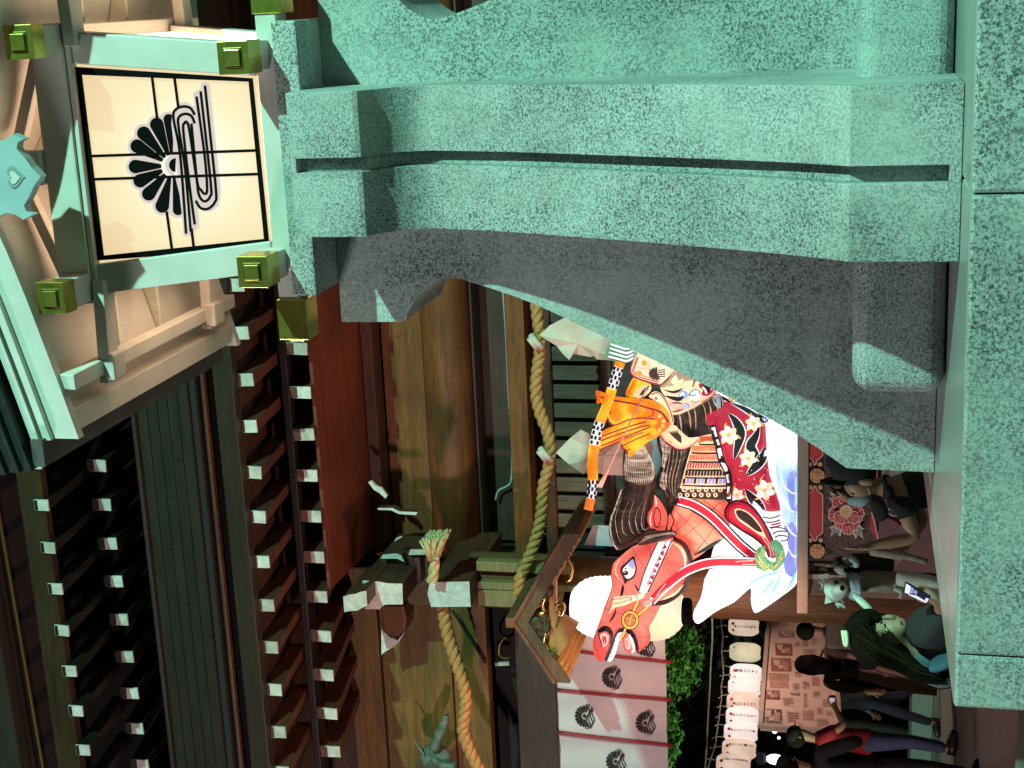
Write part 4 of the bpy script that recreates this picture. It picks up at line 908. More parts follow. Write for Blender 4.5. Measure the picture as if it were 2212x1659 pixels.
NF = thing('festival_float', 'glowing painted paper float of an armoured warrior riding a red horse', 'festival float', PY('f', 1745, 1110, YN), None)
# water spray behind
r = Relief('b', YN+0.16)
AUR = [(1800, -760), (2000, -640), (2076, -552), (2078, -200), (2078, 300), (2078, 700), (2078, 860), (2030, 925), (1950, 985), (1860, 1050), (1770, 1110), (1715, 1136), (1688, 1105), (1673, 1020), (1676, 925), (1640, 940), (1530, 1040), (1420, 1095), (1330, 1150), (1250, 1212), (1205, 1230), (1172, 1190), (1180, 1110), (1230, 1020), (1255, 930), (1270, 840), (1310, 760), (1330, 640), (1370, 520), (1500, 330), (1650, 100), (1750, -250), (1760, -550)]
LWS = glow('spray_white', (0.72, 0.88, 1.0), (1.0, 1.0, 1.0), 1.30, 1.8, 0.34, 0.5)
r.puff(AUR, LWS, 0.14, 120, 0, 2, 0.12)
r.fill([(1900, -640), (2060, -530), (2070, -250), (1960, -260), (1870, -420)], LBL, 3); r.fill([(1900, -200), (2070, -240), (2070, 350), (2000, 420), (1930, 250), (1900, 0)], LBL, 3)
r.fill([(1960, 380), (2070, 380), (2070, 790), (1990, 800), (1960, 700), (2000, 560)], LVI, 3); r.fill([(1990, -40), (2072, -90), (2072, 260), (2010, 200)], LVI, 3)
for q in ([(1640, 905), (1720, 850), (1830, 800), (1960, 770)], [(1830, 985), (1890, 900), (1930, 815)], [(1760, 1000), (1830, 900), (1880, 830)], [(1980, 950), (2030, 860), (2060, 780)]): r.line(q, 26, LCY, taper=True)
for q in ([(1950, -420), (2000, -300), (2060, -230), (2075, -180)], [(1930, -120), (1960, 20), (2030, 90), (2075, 90)], [(1900, 60), (1960, 160), (2020, 240), (2076, 260)], [(1960, 320), (2020, 430), (2074, 470)], [(2010, -520), (2040, -400), (2074, -330)], [(1990, 560), (2040, 640), (2075, 640)]): r.line(q, 18, LW, taper=True)
for q in ([(1905, -480), (2076, -420)], [(1900, -330), (2076, -300)], [(1890, -130), (2076, -160)], [(1930, 150), (2076, 150)], [(1930, 370), (2076, 380)], [(1960, 530), (2076, 545)], [(2005, 800), (2076, 810)], [(2025, -560), (2020, 780)], [(1370, 690), (1350, 760), (1700, 770)], [(1830, 970), (1915, 810)]): r.line(q, 4, LGY, 1)
r.dot(1310, 1052, 6, LGY)
r.build('water_spray', NF)
# horse: neck, head
r = Relief('b', YN)
r.puff([(990, 240), (1040, 150), (1200, 140), (1450, 150), (1500, 300), (1450, 470), (1330, 560), (1185, 665), (1150, 660), (1120, 560), (1020, 480), (985, 380)], LNK, 0.16, 130, 0, 3)
for q in ([(1010, 240), (1150, 380), (1320, 560)], [(1120, 160), (1280, 340), (1440, 490)], [(1260, 150), (1400, 260), (1480, 350)], [(1010, 430), (1120, 330), (1250, 160)], [(1060, 490), (1250, 340), (1400, 170)], [(1170, 640), (1330, 430), (1480, 250)]): r.line(q, 5, LMR)
r.line([(1175, 635), (1260, 590), (1360, 530), (1420, 495)], 34, LK, taper=True)
r.line([(985, 250), (1040, 155), (1200, 142), (1460, 158)], 12, LK)
r.build('horse_neck', NF)
hd = Relief('b', YN-0.12)
hd.puff([(760, 515), (860, 500), (990, 480), (1070, 510), (1130, 580), (1152, 690), (1140, 800), (1100, 910), (1040, 985), (960, 1045), (890, 1075), (850, 1150), (810, 1220), (785, 1270), (800, 1330), (790, 1395), (740, 1440), (700, 1475), (672, 1420), (650, 1330), (600, 1280), (545, 1275), (500, 1310), (470, 1370), (440, 1470), (400, 1545), (360, 1560), (318, 1525), (295, 1430), (305, 1340), (345, 1240), (385, 1120), (430, 1000), (465, 900), (455, 800), (470, 715), (530, 650), (640, 560)], LRD, 0.20, 120, 0, 2, grid=34)
for q in ([(760, 525), (800, 600), (780, 720)], [(640, 570), (700, 680), (760, 760)], [(920, 690), (1000, 720), (1130, 740)], [(840, 560), (900, 640), (1000, 700), (1140, 690)], [(480, 820), (540, 830)], [(380, 1070), (450, 1120), (540, 1140), (650, 1160)], [(350, 1400), (380, 1450), (430, 1500)], [(700, 1350), (800, 1340)], [(770, 1100), (850, 1130)], [(740, 1230), (790, 1300)]): hd.line(q, 4, LMR)
# jaw shading, throat line
hd.line([(1000, 485), (1090, 540), (1140, 640), (1150, 740), (1110, 870), (1040, 970), (930, 1040), (820, 1055)], 40, LK)
hd.line([(980, 520), (1060, 570), (1100, 660), (1095, 780)], 26, LSK, taper=True)
hd.line([(1085, 890), (1010, 970), (900, 1020)], 20, LSK, taper=True)
# eye
eye = [(652, 640), (672, 700), (680, 760), (655, 830), (600, 862), (575, 885), (560, 830), (538, 780), (545, 735), (590, 695)]
hd.fill(eye, LK); hd.fill([(645, 668), (662, 720), (664, 770), (640, 818), (598, 838), (565, 800), (558, 755), (600, 710)], LW); hd.fill([(645, 668), (662, 720), (655, 755), (620, 735), (605, 712)], LVI); hd.dot(583, 788, 23, LK); hd.dot(577, 782, 5, LW)
hd.line([(540, 660), (500, 720), (500, 800), (560, 870)], 12, LSK, taper=True); hd.line([(560, 885), (555, 940), (540, 1000)], 26, LK, taper=True); hd.line([(660, 880), (685, 930), (710, 960)], 16, LK, taper=True)
hd.line([(500, 1090), (480, 1160), (440, 1220)], 18, LK, taper=True); hd.line([(470, 720), (455, 800), (468, 890), (435, 1000), (390, 1120)], 6, LMR)
# nostril
hd.fill([(340, 1290), (385, 1250), (440, 1258), (475, 1310), (468, 1370), (440, 1410), (450, 1340), (410, 1295), (360, 1310)], LK); hd.fill([(360, 1330), (400, 1310), (432, 1340), (425, 1400), (390, 1430), (365, 1390)], LPK); hd.fill([(378, 1350), (410, 1340), (415, 1390), (392, 1410)], LCR)
hd.line([(345, 1280), (350, 1340), (380, 1420)], 10, LK)
# mouth
hd.fill([(500, 1300), (545, 1265), (620, 1275), (670, 1330), (695, 1420), (690, 1475), (660, 1440), (640, 1360), (590, 1310), (545, 1305), (505, 1335), (478, 1400), (450, 1480), (400, 1550), (430, 1460), (465, 1380)], LK)
hd.line([(470, 1385), (440, 1480), (405, 1552)], 22, LK)
hd.build('horse_head', NF)
mo = Relief('b', YN-0.16)
mo.puff([(512, 1315), (545, 1310), (535, 1360), (512, 1430), (490, 1500), (455, 1560), (425, 1545), (455, 1480), (485, 1400)], LW, 0.04, 20, 0.02, 2, 0.08, 12)
for k in range(5): mo.line([(505-k*16, 1380+k*34), (535-k*17, 1395+k*34)], 5, LK, 1)
mo.puff([(548, 1330), (600, 1312), (640, 1350), (668, 1430), (660, 1480), (640, 1497), (600, 1480), (570, 1460), (552, 1400)], LRD, 0.05, 26, 0.02, 2, 0.08, 14)
mo.fill([(575, 1360), (610, 1350), (630, 1390), (632, 1440), (600, 1455), (580, 1420)], LPK); mo.line([(610, 1325), (640, 1380), (655, 1450), (635, 1480)], 22, LW); mo.line([(590, 1370), (600, 1430)], 6, LCR)
for y in (1345, 1375, 1405, 1435, 1465): mo.line([(612+(y-1345)*0.22, y), (650+(y-1345)*0.1, y-8)], 4, LK, 1)
mo.build('horse_mouth', NF)
# mane, forelock, ears
r = Relief('b', YN-0.04)
r.puff([(560, -110), (560, 20), (530, 130), (480, 230), (450, 330), (443, 430), (465, 520), (512, 590), (570, 575), (660, 535), (760, 470), (820, 400), (800, 260), (840, 80), (850, -40), (800, -220), (730, -340), (620, -380), (565, -270)], LMN, 0.15, 90, 0, 2, grid=34)
r.fill([(568, -60), (600, -330), (690, -380), (770, -280), (835, -120), (820, -20), (740, 20), (640, 0)], LMT)
for k in range(14): r.line([(580+k*18, -230+k*4), (575+k*17, -60), (545+k*17, 130+k*3), (500+k*19, 300)], 8, (LBR, LK, LMN)[k % 3], taper=True)
for k in range(16):
    x = 474+k*19+random.uniform(-8, 8); r.line([(x+60, 100+k*4+random.uniform(-60, 60)), (x+6, 300), (x+20+random.uniform(-10, 10), 440-k*3), (x+52, 540-k*8-random.uniform(0, 50))], (7, 5, 9)[k % 3], (LK, LMT, LBR)[k % 3], taper=True)
r.line([(548, 60), (500, 200), (455, 320), (450, 430), (475, 530), (512, 585)], 14, LMT); r.line([(535, 60), (485, 210), (447, 330), (440, 430), (468, 535), (505, 592)], 7, LK)
for q in ([(570, 0), (700, 10), (830, 30)], [(500, 195), (620, 210), (770, 260)], [(452, 380), (560, 390), (700, 420)]): r.line(q, 3, LBR)
r.build('mane', NF)
r = Relief('b', YN+0.02)
r.puff([(870, -430), (1000, -480), (1110, -450), (1130, -300), (1080, -120), (1050, 60), (1010, 190), (960, 200), (930, 110), (870, 40), (850, -60), (900, -180), (860, -320)], LMN, 0.13, 80, 0, 2, grid=34)
r.fill([(880, -410), (960, -470), (1000, -380), (950, -220), (900, -120), (905, -250)], LMT); r.fill([(880, 20), (900, -90), (945, -60), (930, 60)], LMT)
for k in range(11): r.line([(930+k*17, -430+random.uniform(-30, 90)), (915+k*16, -200), (890+k*14, -20), (940+k*8, 120+random.uniform(-60, 30))], 7, (LK, LMT, LBR, LBW)[k % 4], taper=True)
r.build('mane', NF)
r = Relief('b', YN-0.12)
r.puff([(828, 95), (880, 150), (930, 230), (950, 310), (935, 400), (880, 420), (830, 400), (780, 390), (760, 320), (775, 260), (815, 200)], LRD, 0.10, 50, 0, 3, grid=18)
r.line([(826, 90), (885, 145), (938, 235), (956, 320), (938, 405)], 18, LK); r.line([(826, 95), (815, 200), (775, 260), (760, 330), (780, 392)], 10, LK)
r.fill([(850, 210), (885, 250), (890, 320), (870, 390), (835, 380), (822, 310), (835, 250)], LK); r.fill([(852, 225), (876, 260), (880, 320), (865, 380), (842, 370), (832, 310), (840, 260)], LRD); r.line([(810, 250), (795, 320), (805, 385)], 12, LSK, taper=True); r.line([(838, 110), (850, 170), (845, 215)], 12, LSK, taper=True)
r.puff([(960, 280), (985, 290), (1000, 340), (980, 400), (945, 410), (950, 340)], LRD, 0.05, 20, 0, 3, grid=14); r.line([(968, 262), (992, 300), (1000, 350), (975, 405)], 11, LK)
r.build('ear', NF)
r = Relief('b', YN-0.22)
r.puff([(690, 540), (700, 490), (770, 430), (880, 415), (980, 420), (1030, 430), (1020, 460), (940, 490), (860, 515), (760, 545)], LBR, 0.05, 25, 0, 3, 0.06, 16)
for k in range(9): r.line([(690+k*8, 535-k*9), (800, 470-k*3+10), (920+k*10, 455-k*3), (1025-k*3, 440+k*4)], 6, (LBW, LMT, LK)[k % 3], taper=True)
r.build('forelock', NF)
# bridle, reins, ring and tassel
r = Relief('b', YN-0.35)
r.puff([(862, 520), (985, 500), (985, 530), (880, 740), (778, 955), (740, 965), (695, 950), (740, 800), (800, 650)], LW, 0.02, 20, 0, 1, 0.12, 22)
r.line([(862, 520), (800, 650), (740, 800), (695, 950)], 9, LK); r.line([(985, 505), (880, 740), (775, 958)], 12, LK); r.line([(935, 510), (900, 590), (830, 740), (755, 920)], 5, LMR)
for k in range(7):
    x, y = 918-k*22, 560+k*52; r.fill([(x-18, y+8), (x+28, y-28), (x+14, y+30)] if k % 2 else [(x-14, y+24), (x+8, y-26), (x+24, y+8)], LMR, 1)
r.build('bridle', NF)
def rein(r, pts, w1=112, w2=88, w3=66):
    r.line(pts, w1, LK, 5); r.line(pts, w2, LW, 5); r.line(pts, w3, LCR, 5)
r = Relief('b', YN-0.30)
P1 = [(1725, 700), (1560, 695), (1380, 695), (1240, 718), (1100, 775), (980, 860), (880, 950), (800, 1035)]
r.puff([(x, y-52) for x, y in P1]+[(x+12, y+46) for x, y in P1[::-1]], LK, 0.025, 30, 0, 1, 0.05, 26); r.line(P1, 86, LW, 5); r.line(P1, 60, LCR, 5)
for q in ([(1720, 680), (1600, 685), (1540, 690)], [(1725, 715), (1600, 712)], [(850, 985), (900, 920), (930, 880)], [(800, 1040), (870, 985), (950, 920)]): r.line(q, 8, LPK)
r.build('rein', NF)
r = Relief('b', YN-0.22)
P2 = [(1040, 155), (1170, 195), (1300, 275), (1400, 365), (1480, 450), (1580, 550), (1705, 650)]
r.puff([(x+38, y-40) for x, y in P2]+[(x-38, y+40) for x, y in P2[::-1]], LK, 0.025, 30, 0, 1, 0.05, 26); r.line(P2, 80, LW, 5); r.line(P2, 56, LCR, 5)
r.build('rein', NF)
r = Relief('b', YN-0.30)
r.puff([(1455, 240), (1490, 185), (1560, 162), (1650, 190), (1730, 270), (1800, 380), (1850, 480), (1900, 640), (1830, 650), (1790, 560), (1700, 480), (1600, 420), (1500, 350), (1455, 300)], LCR, 0.07, 45, 0, 3, 0.06, 24)
r.line([(1830, 650), (1790, 560), (1700, 480), (1600, 420), (1500, 350), (1452, 295), (1452, 235), (1492, 180), (1562, 158), (1655, 188), (1735, 268), (1805, 380), (1855, 480), (1905, 640)], 16, LK)
r.fill([(1530, 240), (1580, 228), (1660, 265), (1740, 350), (1790, 440), (1810, 490), (1740, 450), (1640, 380), (1560, 320)], LSK); r.fill([(1542, 250), (1585, 240), (1655, 275), (1730, 355), (1775, 430), (1720, 420), (1640, 360), (1570, 310)], LK)
for q in ([(1800, 470), (1850, 560), (1875, 640)], [(1770, 470), (1830, 560), (1850, 645)]): r.line(q, 8, LPK)
r.build('rein_loop', NF)
r = Relief('b', YN-0.37)
r.line([(692, 1030), (665, 1090), (640, 1140)], 36, LK); r.line([(692, 1030), (665, 1090), (640, 1140)], 24, LGO); r.line([(775, 1085), (720, 1130), (675, 1165)], 34, LK); r.line([(775, 1085), (720, 1130), (675, 1165)], 22, LGO); r.line([(600, 1235), (575, 1290), (560, 1330), (530, 1360)], 30, LK); r.line([(600, 1235), (575, 1290), (560, 1330), (530, 1360)], 18, LGO)
ring = [(622+62*math.cos(2*math.pi*k/20), 1198+68*math.sin(2*math.pi*k/20)) for k in range(21)]
r.line(ring, 36, LK, 2); r.line(ring, 20, LGO, 2)
for q in ([(585, 1180), (665, 1205)], [(640, 1150), (610, 1240)]): r.line(q, 24, LK, 1); r.line(q, 14, LGO, 1)
r.build('bit_ring', NF)
r = Relief('b', YN-0.36)
r.puff([(470, 1000), (530, 990), (600, 985), (680, 975), (745, 960), (740, 1000), (690, 1025), (620, 1050), (560, 1075), (500, 1085), (470, 1110), (440, 1140), (432, 1120), (455, 1070)], LSK, 0.05, 26, 0, 2, 0.06, 14)
for q in ([(480, 1060), (560, 1040), (640, 1010)], [(470, 1020), (540, 1010), (610, 1000)], [(620, 985), (640, 1040)], [(665, 970), (690, 1020)], [(435, 1135), (470, 1100)], [(470, 1000), (455, 1070), (434, 1122)]): r.line(q, 5, LK)
r.puff([(735, 1050), (780, 1025), (815, 1040), (800, 1075), (745, 1082)], LPK, 0.05, 20, 0, 3, 0.06, 12); r.line([(740, 1065), (800, 1045)], 5, LK)
r.build('tassel', NF)
# gloved hand on the reins and the cuff
r = Relief('b', YN-0.36)
r.puff([(1775, 255), (1850, 270), (1922, 252), (1932, 380), (1985, 415), (2002, 450), (1985, 500), (1930, 505), (1870, 470), (1845, 400), (1800, 330)], LW, 0.06, 40, 0, 2, 0.10, 20)
for q in ([(1775, 300), (1850, 310), (1926, 285)], [(1800, 345), (1860, 345), (1930, 325)], [(1830, 395), (1890, 385), (1935, 370)], [(1860, 450), (1910, 425), (1990, 425)], [(1880, 480), (1930, 460), (1990, 470)]): r.line(q, 10, LK)
r.line([(1845, 400), (1900, 390), (1970, 405), (2004, 450), (1985, 503), (1930, 508)], 9, LK); r.line([(1850, 370), (1935, 350)], 14, LCR)
r.build('cuff', NF)
r = Relief('b', YN-0.42)
r.puff([(1835, 540), (1880, 495), (1930, 520), (1965, 590), (1970, 680), (1940, 720), (1900, 765), (1860, 770), (1830, 750), (1810, 775), (1760, 760), (1728, 735), (1705, 660), (1720, 590), (1760, 555), (1800, 560), (1800, 640), (1850, 690), (1890, 680), (1880, 600)], LGR, 0.09, 38, 0, 2, 0.10, 18)
for q in ([(1720, 600), (1750, 660), (1790, 720), (1830, 745)], [(1712, 660), (1760, 720), (1810, 768)], [(1960, 640), (1920, 690), (1870, 745)], [(1965, 590), (1930, 640), (1900, 690)], [(1760, 560), (1790, 620), (1780, 640)], [(1855, 700), (1860, 765)]): r.line(q, 6, LGO)
for x, y in ((1800, 690), (1750, 690), (1895, 720), (1930, 660), (1830, 720), (1945, 600)): r.dot(x, y, 5, LSK, 6)
r.build('gloved_hand', NF)
# rider: robe sleeve
r = Relief('a', YN-0.06)
r.puff([(1350, 720), (1440, 640), (1530, 605), (1620, 620), (1720, 665), (1825, 755), (1842, 860), (1850, 1000), (1870, 1180), (1915, 1310), (1945, 1400), (1955, 1480), (1890, 1495), (1810, 1480), (1730, 1425), (1640, 1400), (1560, 1400), (1540, 1200), (1480, 1060), (1430, 900)], LCR, 0.16, 90, 0, 2, grid=32)
def flame(pts): r.line(pts, 92, LW, taper=True); r.line(pts, 74, LK, taper=True)
flame([(1545, 700), (1600, 760), (1640, 850), (1620, 950), (1590, 1060)]); flame([(1790, 800), (1760, 880), (1720, 960), (1760, 1030), (1750, 1050)]); flame([(1835, 960), (1820, 1040), (1760, 1120), (1690, 1190)]); flame([(1680, 1300), (1730, 1370), (1790, 1430), (1830, 1480)]); flame([(1560, 610), (1680, 650), (1790, 720), (1840, 780)])
def blossom(x, y, s_):
    for k in range(6):
        a = 2*math.pi*k/6+0.3; d = V((math.cos(a), math.sin(a))); nn = V((-d.y, d.x)); c_ = V((x, y))
        r.fill([tuple(c_+d*s_*0.1), tuple(c_+d*s_*0.6+nn*s_*0.34), tuple(c_+d*s_), tuple(c_+d*s_*0.6-nn*s_*0.34)], LSK if k % 2 else LW, 2, grid=99)
        r.line([(x, y), (x+d.x*s_*0.55, y+d.y*s_*0.55)], 5, LGO, 1)
    for k in range(3): r.line([(x+s_*0.9*math.cos(k*2.1), y+s_*0.9*math.sin(k*2.1)), (x+s_*1.25*math.cos(k*2.1+0.3), y+s_*1.25*math.sin(k*2.1+0.3))], 12, LGO, 1)
for x, y, s_ in ((1548, 872, 78), (1742, 778, 66), (1700, 1055, 72), (1832, 1308, 84), (1612, 1348, 58)): blossom(x, y, s_)
rq = random.Random(4)
for k in range(26): r.dot(rq.uniform(1580, 1890), rq.uniform(1120, 1460), 5, LPK, 5)
r.line([(1850, 900), (1870, 1060), (1880, 1190), (1925, 1310), (1955, 1400), (1960, 1490)], 9, LW)
for y in (1478, 1510, 1545): r.line([(1815, y-5), (1885, y+8), (1955, y-2)], 16, LW); r.line([(1815, y+10), (1885, y+22), (1955, y+12)], 6, LK)
r.build('robe_sleeve', NF)
# far shoulder guard along the granite edge
r = Relief('a', YN-0.02)
r.puff([(1440, 540), (1490, 450), (1560, 460), (1720, 530), (1830, 590), (1940, 650), (1900, 720), (1855, 765), (1740, 700), (1600, 640), (1480, 590)], LW, 0.09, 40, 0, 2, grid=22)
r.line([(1440, 550), (1560, 605), (1700, 665), (1830, 740), (1850, 770)], 22, LK); r.dot(1520, 522, 36, LSK); r.dot(1524, 524, 20, LOR)
r.line([(1590, 470), (1580, 540), (1560, 600)], 40, LOR); r.line([(1590, 470), (1580, 540), (1560, 600)], 26, LGO)
r.line([(1475, 520), (1500, 475), (1560, 470)], 8, LMR)
for x in (1640, 1690): r.line([(x-30, 540), (x-10, 520), (x+16, 530), (x+6, 560)], 8, LK); r.line([(x-40, 585), (x-10, 570), (x+10, 590)], 9, LVI)
r.fill([(1715, 545), (1790, 580), (1760, 680), (1690, 640)], LMR, 1)
for x, y in ((1740, 570), (1775, 588), (1725, 605), (1758, 632)): r.dot(x, y, 15, LW); r.dot(x, y, 8, LOR)
r.fill([(1795, 590), (1835, 605), (1815, 650), (1780, 632)], LCR, 1); r.line([(1800, 605), (1825, 620)], 6, LW, 1)
for k in range(4): r.line([(1850+k*13, 610+k*7), (1812+k*15, 738+k*5)], 9, LVI, 1)
r.line([(1600, 595), (1680, 635)], 18, LK, 1); r.line([(1605, 598), (1675, 632)], 10, LSK, 1)
r.build('shoulder_guard', NF)
# armour skirt
r = Relief('a', YN-0.14)
r.puff([(1325, 880), (1420, 860), (1450, 960), (1500, 1090), (1560, 1200), (1572, 1390), (1400, 1385), (1130, 1365), (1165, 1270), (1200, 1140), (1225, 1050), (1255, 950)], LSK, 0.09, 60, 0, 1, 0.16, 34)
rows = [(905, LOR, 1310, 1440), (975, LSK, 1250, 1455), (1045, LSK, 1228, 1470), (1110, LSK, 1212, 1490), (1172, LSK, 1200, 1520), (1235, LSK, 1180, 1550)]
r.fill([(1318, 882), (1425, 872), (1450, 930), (1300, 935)], LOR, 1); r.fill([(1140, 1290), (1568, 1285), (1572, 1388), (1400, 1383), (1132, 1362)], LBR, 1)
for k, (y, m, x0, x1) in enumerate(rows):
    r.line([(x0, y+38-k*1), ((x0+x1)/2, y+42), (x1, y+40)], 13, LK)
    if k: r.line([(x0, y+30), ((x0+x1)/2, y+33), (x1, y+32)], 4, LOR)
    for j in range(13):
        x = x0+12+(x1-x0-24)*j/12; c_ = (LOR, LOR, LNK, LCR, LK, LVI)[k]
        if k: r.line([(x+4, y-20), (x-4, y+22)], 11 if k < 4 else 17, c_ if (k != 5 or j % 3) else LK, 1); r.line([(x+12, y-18), (x+8, y+20)], 3, LMR, 1)
for j in range(12): r.line([(1325+j*9, 890), (1322+j*9, 925)], 3, LMR, 1)
for i, y in enumerate((1305, 1345)):
    for j in range(6): r.dot(1200+j*56-i*38, y-4*(j > 6), 18, LSK, 8); r.dot(1200+j*56-i*38, y, 9, LBR, 6)
EP = [(1420, 795), (1445, 900), (1465, 960), (1490, 1070), (1540, 1170), (1552, 1260), (1548, 1395)]
r.line(EP, 54, LK, 3); 
for i in range(len(EP)-1):
    a, c_ = V(EP[i]), V(EP[i+1]); r.line([tuple(a.lerp(c_, 0.14)), tuple(a.lerp(c_, 0.86))], 30, LW, 1); r.line([tuple(a.lerp(c_, 0.3)), tuple(a.lerp(c_, 0.7))], 7, LOR if i % 2 else LGY, 1)
r.line([(1350, 800), (1400, 800), (1430, 790)], 10, LK)
r.build('armour_skirt', NF)
# face, hair and beard
r = Relief('a', YN-0.12)
r.puff([(1005, 495), (1075, 440), (1140, 330), (1200, 290), (1290, 330), (1390, 385), (1440, 430), (1455, 480), (1425, 560), (1340, 615), (1225, 680), (1112, 712), (1075, 640), (1040, 560)], LSK, 0.18, 100, 0, 2, grid=30)
r.fill([(1000, 490), (1070, 430), (1130, 330), (1190, 290), (1260, 350), (1285, 430), (1200, 440), (1100, 480)], LBW)
for k in range(9): r.line([(1010+k*20, 485-k*14), (1090+k*16, 400-k*8), (1150+k*14, 330-k*3)], 7, (LBR, LMT, LGY)[k % 3], taper=True)
r.line([(1180, 285), (1235, 350), (1265, 410), (1275, 460)], 34, LGY, taper=True); r.line([(1290, 420), (1270, 460), (1262, 490)], 10, LK); r.fill([(1090, 440), (1130, 395), (1150, 440), (1190, 420), (1170, 470), (1110, 470)], LSK, 2)
# brows, eyes
r.line([(1030, 510), (1100, 530), (1150, 520), (1180, 500)], 20, LK, taper=True); r.line([(1040, 560), (1110, 580), (1160, 585), (1190, 560)], 34, LK, taper=True)
r.fill([(1150, 560), (1168, 520), (1210, 525), (1222, 555), (1200, 582), (1165, 580)], LVI); r.dot(1180, 552, 21, LW); r.dot(1179, 552, 11, LVI); r.dot(1178, 552, 6, LW)
r.fill([(1180, 640), (1205, 615), (1235, 630), (1228, 655), (1195, 662)], LVI); r.dot(1205, 642, 15, LW); r.dot(1206, 642, 6, LK)
r.line([(1075, 640), (1130, 660), (1180, 640)], 26, LPK, taper=True); r.line([(1090, 690), (1140, 680), (1190, 665)], 16, LCR, taper=True); r.line([(1085, 620), (1140, 615), (1185, 628)], 12, LK, taper=True); r.fill([(1060, 600), (1110, 600), (1150, 630), (1100, 650), (1075, 640)], LPK)
# nose
r.fill([(1238, 548), (1270, 518), (1310, 520), (1322, 560), (1310, 600), (1275, 610), (1250, 590)], LW); r.line([(1236, 560), (1245, 530), (1280, 512), (1312, 520), (1318, 545)], 7, LK); r.line([(1225, 545), (1260, 560), (1290, 548)], 6, LK); r.line([(1250, 595), (1280, 612), (1312, 598)], 6, LCR)
# mouth
r.fill([(1310, 470), (1345, 440), (1400, 440), (1432, 480), (1420, 530), (1380, 560), (1330, 550), (1345, 510), (1320, 500)], LCR); r.fill([(1335, 475), (1365, 465), (1395, 480), (1400, 520), (1370, 535), (1350, 505)], LK); r.line([(1340, 490), (1362, 515), (1370, 545)], 14, LW); r.line([(1375, 460), (1405, 480), (1410, 515)], 10, LPK)
r.line([(1340, 380), (1400, 410), (1440, 460), (1445, 500)], 20, LCY, taper=True); r.line([(1360, 385), (1425, 430)], 8, LK); r.line([(1330, 610), (1410, 565), (1455, 490)], 8, LCR)
r.build('warrior_face', NF)
r = Relief('a', YN-0.10)
r.puff([(1120, 720), (1180, 690), (1300, 640), (1420, 570), (1470, 540), (1510, 600), (1505, 680), (1480, 740), (1430, 700), (1400, 740), (1380, 700), (1350, 760), (1320, 730), (1290, 800), (1260, 750), (1220, 780), (1190, 730)], LBR, 0.08, 45, 0, 1, 0.10, 24)
for k in range(16):
    x = 1130+k*23; r.line([(x, 715-k*11), (x+18+random.uniform(-12, 12), 755-k*8), (x+10+random.uniform(-26, 26), 815-k*4+random.uniform(-30, 40))], random.uniform(8, 17), (LBR, LMT, LBR, LK, LBW)[k % 5], taper=True)
r.fill([(1420, 575), (1468, 545), (1505, 605), (1490, 660), (1440, 640)], LGY)
r.build('beard', NF)
# helmet plates
r = Relief('a', YN-0.16)
r.puff([(880, 150), (980, 175), (1080, 215), (1145, 268), (1135, 320), (1090, 390), (1040, 440), (1000, 470), (920, 455), (850, 430), (785, 395), (765, 360), (790, 270), (835, 200)], LSK, 0.12, 60, 0, 2, grid=26)
r.line([(850, 185), (960, 225), (1040, 285), (1125, 290)], 62, LCR); r.line([(835, 215), (940, 255), (1020, 305), (1110, 310)], 12, LK); r.line([(845, 200), (960, 212), (1060, 250), (1120, 262)], 10, LPK)
BD = [(815, 250), (785, 330), (775, 365), (800, 400), (880, 435), (990, 462)]
r.line(BD, 30, LMR); r.line(BD, 16, LPK); r.line([(830, 255), (805, 340), (810, 375), (900, 412), (990, 440)], 7, LOR)
for x, y in ((878, 300), (838, 382)): r.dot(x, y, 26, LGO); r.dot(x, y, 15, LOR); r.dot(x, y, 7, LGO)
for k in range(11):
    a = math.radians(70+20*k); r.line([(975, 380), (975+62*math.cos(a), 385+52*math.sin(a))], 15, LBR, 1)
for k in range(4): r.line([(990, 360+k*16), (1045, 350+k*18)], 9, LBR, 1)
for q in ([(925, 250), (915, 430)], [(995, 300), (985, 450)], [(820, 335), (1090, 380)]): r.line(q, 3, LOR, 1)
for k in range(5): r.line([(900+k*30, 160+k*12), (915+k*32, 205+k*14)], 16, LCR if k % 2 else LPK, 1)
r.build('helmet', NF)
r = Relief('a', YN-0.13)
r.puff([(1000, 865), (1040, 820), (1100, 785), (1160, 830), (1230, 890), (1315, 885), (1300, 930), (1235, 965), (1170, 985), (1110, 965), (1050, 920)], LSK, 0.09, 45, 0, 3, grid=22)
r.line([(1005, 870), (1050, 925), (1110, 968), (1175, 985), (1240, 962), (1308, 905)], 22, LMR); r.line([(1010, 872), (1055, 922), (1115, 962), (1175, 976), (1240, 954), (1305, 900)], 10, LPK)
for k in range(7): r.line([(1070+k*12, 842-k*3), (1110+k*9, 880), (1170, 935)], 12, LBR, taper=True)
r.line([(1130, 800), (1160, 860), (1200, 890)], 10, LSK); r.dot(1085, 930, 14, LGO)
r.build('throat_plate', NF)
